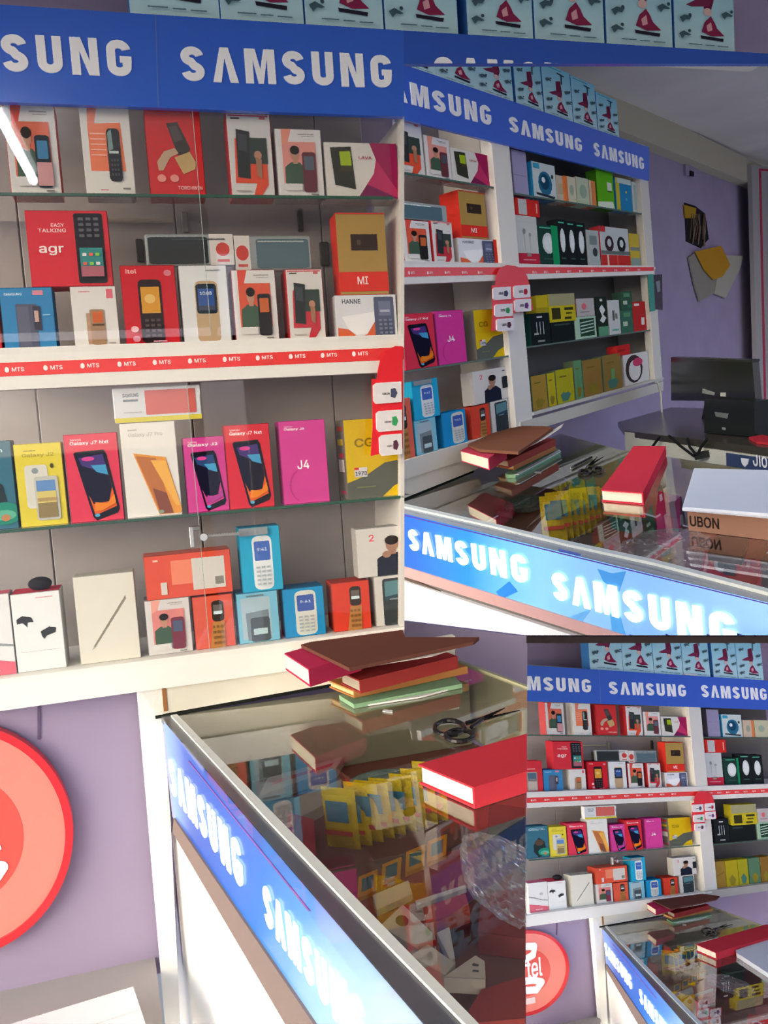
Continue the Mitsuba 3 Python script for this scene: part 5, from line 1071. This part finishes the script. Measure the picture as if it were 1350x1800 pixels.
    part(F, k, 'recess', wp([(1203, 356), (1222, 362), (1240, 376), (1246, 420), (1232, 436), (1206, 424)], dw - .004, .004), 'card', '#2c2a2c')
    part(F, k, 'yellow_plate', wp([(1203, 360), (1224, 366), (1222, 384), (1205, 383)], dw - .014, .01), 'card', '#a8862e')
    for i in range(9):
        x = 1214 + i * 3.4; a, b, c = (g(x + RNG.uniform(-3, 3), y, dw - .012 - .006 * (i % 3)) for y in (376, 400 + RNG.uniform(-8, 8), 428 + RNG.uniform(-8, 6)))
        part(F, k, 'wire', tube([[a[0], dw - .012, a[1]], [b[0], dw - .026, b[1]], [c[0], dw - .012, c[1]]], .006, 6), 'card', ['#6a5a4c', '#8a6a58', '#7d7468'][i % 3])
    k = thing('hanging_bag', lab('torn grey paper bag with yellow sheet on the purple wall'), 'bag')
    part(F, k, 'grey_paper', wp([(1211, 452), (1228, 440), (1258, 452), (1272, 508), (1256, 515), (1230, 530), (1221, 500)], dw - .02, .012), 'card', '#8f8a80')
    part(F, k, 'white_paper', wp([(1270, 448), (1306, 450), (1302, 470), (1276, 524), (1256, 516), (1262, 480)], dw - .026, .012), 'card', '#aaa698')
    part(F, k, 'yellow_sheet', wp([(1222, 442), (1268, 432), (1284, 466), (1270, 486), (1254, 492), (1238, 474)], dw - .034, .006), 'card', '#b8872e')
    k = thing('switch_box', lab('small purple switch box high on the purple wall'), 'switch')
    part(F, k, 'cover', wp([(1205, 275), (1224, 281), (1226, 309), (1206, 308)], dw - .02, .02), 'purple_paint')
    part(F, k, 'knob', wp([(1214, 300), (1220, 302), (1220, 310), (1214, 309)], dw - .03, .012), 'card', '#2e2832')
    # ---------------- desk at the back with a monitor
    tg = g(711, 878)[1]
    td = tg - .02
    pb = lambda x, y, t=td: F.plan(x, y, t, True)
    k = thing('desk', lab('white desk with dark top at the back'), 'desk')
    part(F, k, 'top', planprism(F, [(1086, 742), (1180, 716), (1400, 722), (1400, 794), (1098, 757)], td, .03, True), 'gloss', '#2e2a28')
    A, B = np.array([*pb(1098, 758), td]), np.array([*pb(1350, 788), td]); pl = planeof(F, A, B)
    part(F, k, 'front_panel', ppoly(F, pl, [(1098, 759), (1400, 795), (1400, 880), (1100, 820)], .01, .02, True), 'paint', '#b4b6b2')
    sgn = part(F, k, 'name_plate', ppoly(F, pl, [(1276, 796), (1400, 813), (1400, 838), (1277, 819)], .006, .004, True), 'gloss', '#27365e')
    p0, uu, vv, nn = pl; o = p0 + .0045 * nn; a, b = F.hit(1324, 818, o, uu, vv, True), F.hit(1366, 823, o, uu, vv, True)
    tv, tf_, tw = text('JioM'); s_ = (b[0] - a[0]) / tw
    part(F, sgn, 'lettering', (o + np.outer(a[0] + tv[:, 0] * s_, uu) + np.outer(a[1] + tv[:, 1] * s_, vv), tf_), 'card', '#c8ccd8')
    part(F, sgn, 'emblem', ppoly(F, pl, [(1302, 805), (1316, 807), (1314, 816), (1309, 821), (1304, 815)], .004, .002, True), 'card', '#c8ccd8')
    # monitor: facing away from the wall, standing on the desk
    m0 = np.array([*pb(1200, 735), td]); m1 = np.array([*pb(1330, 752), td]); mp = planeof(F, m0, m1)
    k = thing('monitor', lab('black computer monitor standing on the desk'), 'monitor')
    part(F, k, 'screen', ppoly(F, mp, [(1179, 629), (1322, 634), (1328, 706), (1180, 704)], 0, .03, True), 'gloss', '#15181a')
    part(F, k, 'bezel', ppoly(F, mp, [(1179, 628), (1322, 633), (1322, 637), (1179, 632)], -.004, .034, True), 'gloss', '#22262a')
    part(F, k, 'badge', ppoly(F, mp, [(1235, 683), (1256, 690), (1255, 695), (1234, 691)], -.002, .002, True), 'card', '#8d9498')
    part(F, k, 'badge', ppoly(F, mp, [(1266, 690), (1275, 690), (1275, 698), (1266, 698)], -.002, .002, True), 'card', '#b9bec0')
    part(F, k, 'stand', ppoly(F, mp, [(1240, 700), (1290, 702), (1300, 745), (1232, 742)], .03, .03, True), 'gloss', '#101214')
    c0 = np.array([*pb(1238, 762), td]); c1 = np.array([*pb(1330, 770), td]); cp = planeof(F, c0, c1)
    k = thing('computer', lab('small black computer case in front of the monitor'), 'computer')
    part(F, k, 'case', ppoly(F, cp, [(1238, 700), (1326, 706), (1326, 768), (1238, 761)], 0, .06, True), 'gloss', '#121619')
    part(F, k, 'badge', ppoly(F, cp, [(1256, 724), (1280, 727), (1278, 736), (1258, 732)], -.002, .002, True), 'card', '#5d6468')
    part(F, k, 'button', ppoly(F, cp, [(1269, 751), (1275, 752), (1275, 756), (1269, 755)], -.002, .002, True), 'card', '#6d7478')
    k = thing('paper_stack', lab('grey magazines and a red folder on the desk at the right edge'), 'papers')
    part(F, k, 'magazine', planprism(F, [(1328, 722), (1362, 722), (1362, 745), (1328, 742)], td + .03, .02, True), 'card', '#8d8a8a')
    part(F, k, 'folder', planprism(F, [(1316, 768), (1340, 764), (1364, 770), (1350, 778), (1330, 776)], td + .01, .009, True), 'card', '#a02c38')
    # cables
    k = thing('cable', lab('white cable hanging from the shelf corner to the desk'), 'cable')
    pts = [np.array([*np.array(g(x, y, -.02)), 0]) for x, y in ((1156, 672), (1161, 690), (1163, 720), (1165, 750), (1166, 775))]
    part(F, k, 'wire', tube([[p[0], -.02, p[1]] for p in pts], .006, 8), 'gloss', '#b4b2ac')
    k = thing('power_strip', lab('black plug block with loose black cables on the desk front'), 'plug')
    fp = lambda x, y, off=-.02: (lambda ab: p0 + off * nn + ab[0] * uu + ab[1] * vv)(F.hit(x, y, p0 + off * nn, uu, vv, True))
    part(F, k, 'block', ppoly(F, pl, [(1218, 796), (1234, 793), (1236, 805), (1222, 809)], -.02, .03, True), 'gloss', '#16181a')
    for path in (((1176, 766), (1196, 784), (1220, 802)), ((1208, 770), (1212, 785), (1224, 800)), ((1243, 772), (1232, 786), (1227, 798)), ((1160, 768), (1152, 778), (1147, 785))):
        part(F, k, 'wire', tube([fp(*p) for p in path], .006, 6), 'card', '#1c1e20')

    # ---------------- counter
    tc = g(711, 878)[1]
    global CUT
    iM = np.linalg.inv(F.M); e_ = iM @ (-F.O); p_, q_ = (iM @ (F.ray(x, 1126, True) * 4 - F.O) for x in (650, 1420))
    n_ = nrm(np.cross(p_ - e_, q_ - e_)); CUT = (p_, n_ if n_[2] > 0 else -n_, F)
    k = thing('glass_counter', lab('glass topped shop counter with lit blue sign front and white base'), 'counter')
    fe = lambda y0, y1, x: y0 + (y1 - y0) / (1350 - 711) * (x - 711)
    pxs = [(670, fe(898, 1052, 670)), (1420, fe(898, 1052, 1420)), (1420, 842), (1275, 818), (1087, 790), (985, 762), (833, 826), (670, 891)]
    Q = np.array([[*F.plan(x, y, tc, True), tc] for x, y in pxs])
    v2, f2 = trimesh.creation.triangulate_polygon(Polygon(Q[:, :2]), engine='earcut')
    f2 = np.asarray(f2); V2 = np.column_stack([v2, np.full(len(v2), tc)])
    part(F, k, 'glass_top', (V2, f2), 'pane')
    pp = lambda px, t, th: planprism(F, px, t, th, True)
    part(F, k, 'frame_trim', pp([(690, 878), (690, 884), (711, 890), (860, 923), (1000, 957), (1150, 989), (1350, 1041), (1420, 1060), (1420, 1052), (1350, 1034), (1150, 983), (1000, 951), (860, 918), (711, 885)], tc + .007, .006), 'paint', '#cfd3cc', label='bright metal edge strip')
    part(F, k, 'frame', pp([(680, 880), (711, 889), (1000, 956), (1420, 1059), (1420, 1068), (1000, 966), (680, 890)], tc + .001, .012), 'gloss', '#7b818a')
    part(F, k, 'gasket', pp([(690, 882), (833, 824), (833, 827), (690, 886)], tc + .004, .008), 'card', '#25302a')
    A, B = np.array([*F.plan(711, 898, tc, True), tc]), np.array([*F.plan(1350, 1053, tc, True), tc]); pl = planeof(F, A, B)
    T_, B_ = (lambda x, o=0: (x, fe(900, 1056, x) + o)), (lambda x, o=0: (x, fe(996, 1196, x) + o))
    part(F, k, 'sign_frame', ppoly(F, pl, [T_(690, -2), T_(1420, -2), B_(1420, 2), B_(690, 2)], .004, .03, True), 'gloss', '#4a5aa8')
    lightbox(F, k, pl, [T_(690, 3), T_(1420, 3), B_(1420), B_(690)], ['#1a5cc0', '#2460c8', '#2c74d0', '#2484dc', '#62aee4', '#86c2ec', '#84b8e8', '#80b0e8', '#88b4ec', '#90bcee'], 0, True, glow=.055)
    for pts, c in (([(1050, 1000), (1075, 1008), (1094, 1028), (1100, 1004), (1088, 1040), (1060, 1022)], '#4aa0e8'), ([(985, 1090), (1040, 1070), (1020, 1096)], '#70b8f0'), ([(1072, 1078), (1090, 1084), (1100, 1118), (1076, 1112)], '#58b0f0'), ([(872, 1040), (895, 1022), (910, 1040), (880, 1054)], '#2b8cec')):
        part(F, k, 'printed_facet', ppoly(F, pl, pts, -.001, .0008, True), 'gloss', c)
    fascia_word(F, k, pl, (721, 966), (930, 1028), (720, 929), -.0025, True, th=.003)
    fascia_word(F, k, pl, (974, 1052), (1296, 1147), (972, 1004), -.0025, True, th=.003)
    part(F, k, 'sign_line', ppoly(F, pl, [T_(690, 5), T_(1420, 5), T_(1420, 6.5), T_(690, 7)], -.0012, .001, True), 'card', '#5a4aa0')
    part(F, k, 'lower_rail', ppoly(F, pl, [B_(690), B_(1420), B_(1420, 22), B_(690, 18)], -.004, .03, True), 'paint', '#d8a8a0')
    part(F, k, 'shadow_gap', ppoly(F, pl, [B_(690, 18), B_(1420, 22), B_(1420, 32), B_(690, 26)], .02, .02, True), 'card', '#7d7a78')
    part(F, k, 'base_panel', ppoly(F, pl, [B_(690, 26), B_(1420, 32), (1420, 1420), (690, 1240)], .006, .02, True), 'paint', '#f2f1ee')
    part(F, k, 'back_rail', wp([(690, vp(711, 843, 690)), (840, vp(711, 843, 840)), (840, 824), (690, 884)], -.006, .02), 'paint', '#d8d4c6')
    dep = .24
    inner = Polygon(Q[:, :2]).buffer(-.015)
    part(F, k, 'inner_floor', prism(inner, [0, 0, tc - dep], E1, E2, E3, -.012), 'card', '#6b5d56')
    for i, j in ((7, 6), (6, 5), (5, 4), (4, 3), (3, 2)):
        pq = planeof(F, Q[i], Q[j]); part(F, k, 'liner', prism(sbox(0, -dep, np.linalg.norm(Q[j] - Q[i]), -.004), pq[0], pq[1], pq[2], pq[3], .008), 'paint', '#a5a88c')
    CUT = None
    tf = tc - dep + .001
    Lb = lambda s: f'{s} inside the glass counter {wh}'
    fb = lambda px, t, th, c, l, **kw: flatbox(F, px, t, th, c, l, 'carton', 'box', raw=True, **kw)
    fb([(1040, 940), (1110, 962), (1140, 915), (1060, 900)], tf, .03, '#8c4a42', Lb('flat rust red box beside the sachets'))
    fb([(1180, 975), (1300, 1010), (1350, 950), (1200, 925)], tf, .03, '#8f4440', Lb('flat dark red box below the plastic bag'))
    fb([(1153, 905), (1195, 912), (1197, 860), (1157, 862)], tf, .10, '#b8327a', Lb('magenta box'))
    fb([(1074, 920), (1110, 928), (1120, 892), (1070, 886)], tf, .05, '#3a5a58', Lb('dark green box under the red book'))
    fb([(1058, 882), (1124, 892), (1130, 878), (1060, 870)], tf + .06, .05, '#9a9468', Lb('olive box right under the red book'))
    fb([(1005, 870), (1052, 880), (1056, 852), (1010, 846)], tf, .06, '#2f6a70', Lb('teal box behind the sachets'))
    fb([(862, 896), (900, 904), (905, 886), (868, 880)], tf, .02, '#9a8490', Lb('small pinkish packet'))
    fb([(820, 876), (866, 884), (872, 870), (826, 864)], tf, .02, '#a8a290', Lb('small beige strip box'))
    fb([(1231, 1012), (1330, 1032), (1337, 985), (1240, 968)], tf + .032, .05, '#d02c2c', Lb('red phone box with round white emblem'), prints=[El(.35, .45, .14, .3, '#c4ccc8'), El(.35, .45, .08, .17, '#2a4a44'), P([(.42, .3), (.6, .4), (.62, .8), (.4, .8)], '#3a4a4a', 'printed_phone'), R(.04, .2, .1, .85, '#e8a0a0', 'lettering'), R(.78, .2, .84, .4, '#e8a0a0', 'lettering')])
    fb([(1244, 972), (1304, 980), (1316, 946), (1260, 938)], tf + .083, .02, '#2c2828', Lb('dark brown pouch lying on the red phone box'))
    sachets(F, ((958, 955), (1040, 928)), 8, .17, .09, tf, True, f'under the counter glass {wh}')
    c = F.plan(1168, 958, tf + .1, True); crumple(F, [c[0], c[1], tf + .08], (.12, .14, .06), Lb('crumpled clear plastic bag'), floor=tf)
    c = F.plan(925, 885, tf + .04, True); crumple(F, [c[0], c[1], tf + .04], (.10, .10, .035), Lb('green tinted clear plastic packet'), 'plastic_packet', 9, 'film_green', floor=tf)
    # on the glass
    zt = tc + .001
    tl = g(905, 752, -.01)[1]; hp_ = tl - zt
    sheet(F, [(888, 832), (892, 834), (906, 834), (985, 792), (975, 786), (900, 822)], zt, .1 * hp_, '#86b090', lab('green file at the bottom of the ledger pile'), 'file', 'file', True)
    sheet(F, [(904, 834), (912, 833), (986, 793), (983, 790)], zt + .11 * hp_, .02 * hp_, '#d4d8d2', lab('white paper sheet on the green file'), 'paper_sheet', 'paper', True)
    book(F, (872, 812), (903, 818), (945, 780), zt + .14 * hp_, .14 * hp_, '#b8784e', lab('thin tan book low in the ledger pile'), pages='#d8c09a', raw=True)
    book(F, (862, 804), (893, 810), (945, 768), zt + .29 * hp_, .2 * hp_, '#a04a44', lab('dark red book in the middle of the ledger pile'), pages='#b8a890', raw=True)
    book(F, (809, 792), (859, 805), (840, 776), zt + .6 * hp_, .3 * hp_, '#c04258', lab('small crimson book at the left of the ledger pile'), raw=True)
    sheet(F, [(822, 781), (843, 790), (911, 794), (972, 752), (958, 749), (895, 748)], tl - .07 * hp_, .07 * hp_, '#79503f', lab('large brown ledger on top of the pile'), 'ledger', 'book', True)
    kk = thing('paper_sheet', lab('white paper sticking out from under the brown ledger'), 'paper')
    part(F, kk, 'sheet', planprism(F, [(908, 796), (912, 794), (972, 756), (991, 744), (986, 752), (958, 771)], tl - .075 * hp_, .0015, True), 'card', '#d4d0cc')
    sheet(F, [(938, 830), (950, 832), (952, 829), (941, 828)], zt, .001, '#dededa', lab('tiny white paper scrap on the counter glass'), 'paper_scrap', 'paper', True)
    scissors(F, (1034, 822), ((1050, 805), (1062, 805)), ((1028, 833, 10, 4), (1052, 829, 9, 4.5)), zt, lab('black handled scissors on the counter glass'), True, r=.005)
    pen(F, (1003, 825), (1040, 806), zt, '#1d1e20', lab('black pen beside the scissors on the counter glass'), True, .005)
    book(F, (1056, 861), (1130, 866), (1114, 784), zt, .034, '#d23c4c', lab('thick red book lying on the counter glass'), raw=True)
    ub = flatbox(F, [(1208, 898), (1420, 918), (1420, 846), (1224, 838)], zt, .045, '#8f6a58', lab('brown carton reading UBON under the white papers'), 'carton', 'box', raw=True)
    a, b = np.array([*F.plan(1208, 898, zt + .045, True), zt]), np.array([*F.plan(1420, 918, zt + .045, True), zt]); up_ = planeof(F, a, b); L_ = np.linalg.norm(b - a)
    tv, tf_, tw = text('UBON'); o = up_[0] - .001 * up_[3]
    part(F, ub, 'lettering', (o + np.outer(.02 * L_ + tv[:, 0] / tw * L_ * .27, up_[1]) + np.outer(.012 + tv[:, 1] * .022, up_[2]), tf_), 'card', '#2c2420')
    for i in range(3):
        sheet(F, [(1199 + 2 * i, 893 - i), (1420, 912 - 2 * i), (1420, 828 + i), (1220 + i, 823)], zt + .046 + .007 * i, .0065, '#dcdfe6', lab(('lowest', 'middle', 'top')[i] + ' white paper pad on the brown carton'), 'paper_pad', 'paper', True)
    return tc
T2 = side_view(F2)
for _k, _v in labels.items():
    if 'label' in _v and len(_v['label'].split()) > 16: print('LONG', _k, _v['label'])
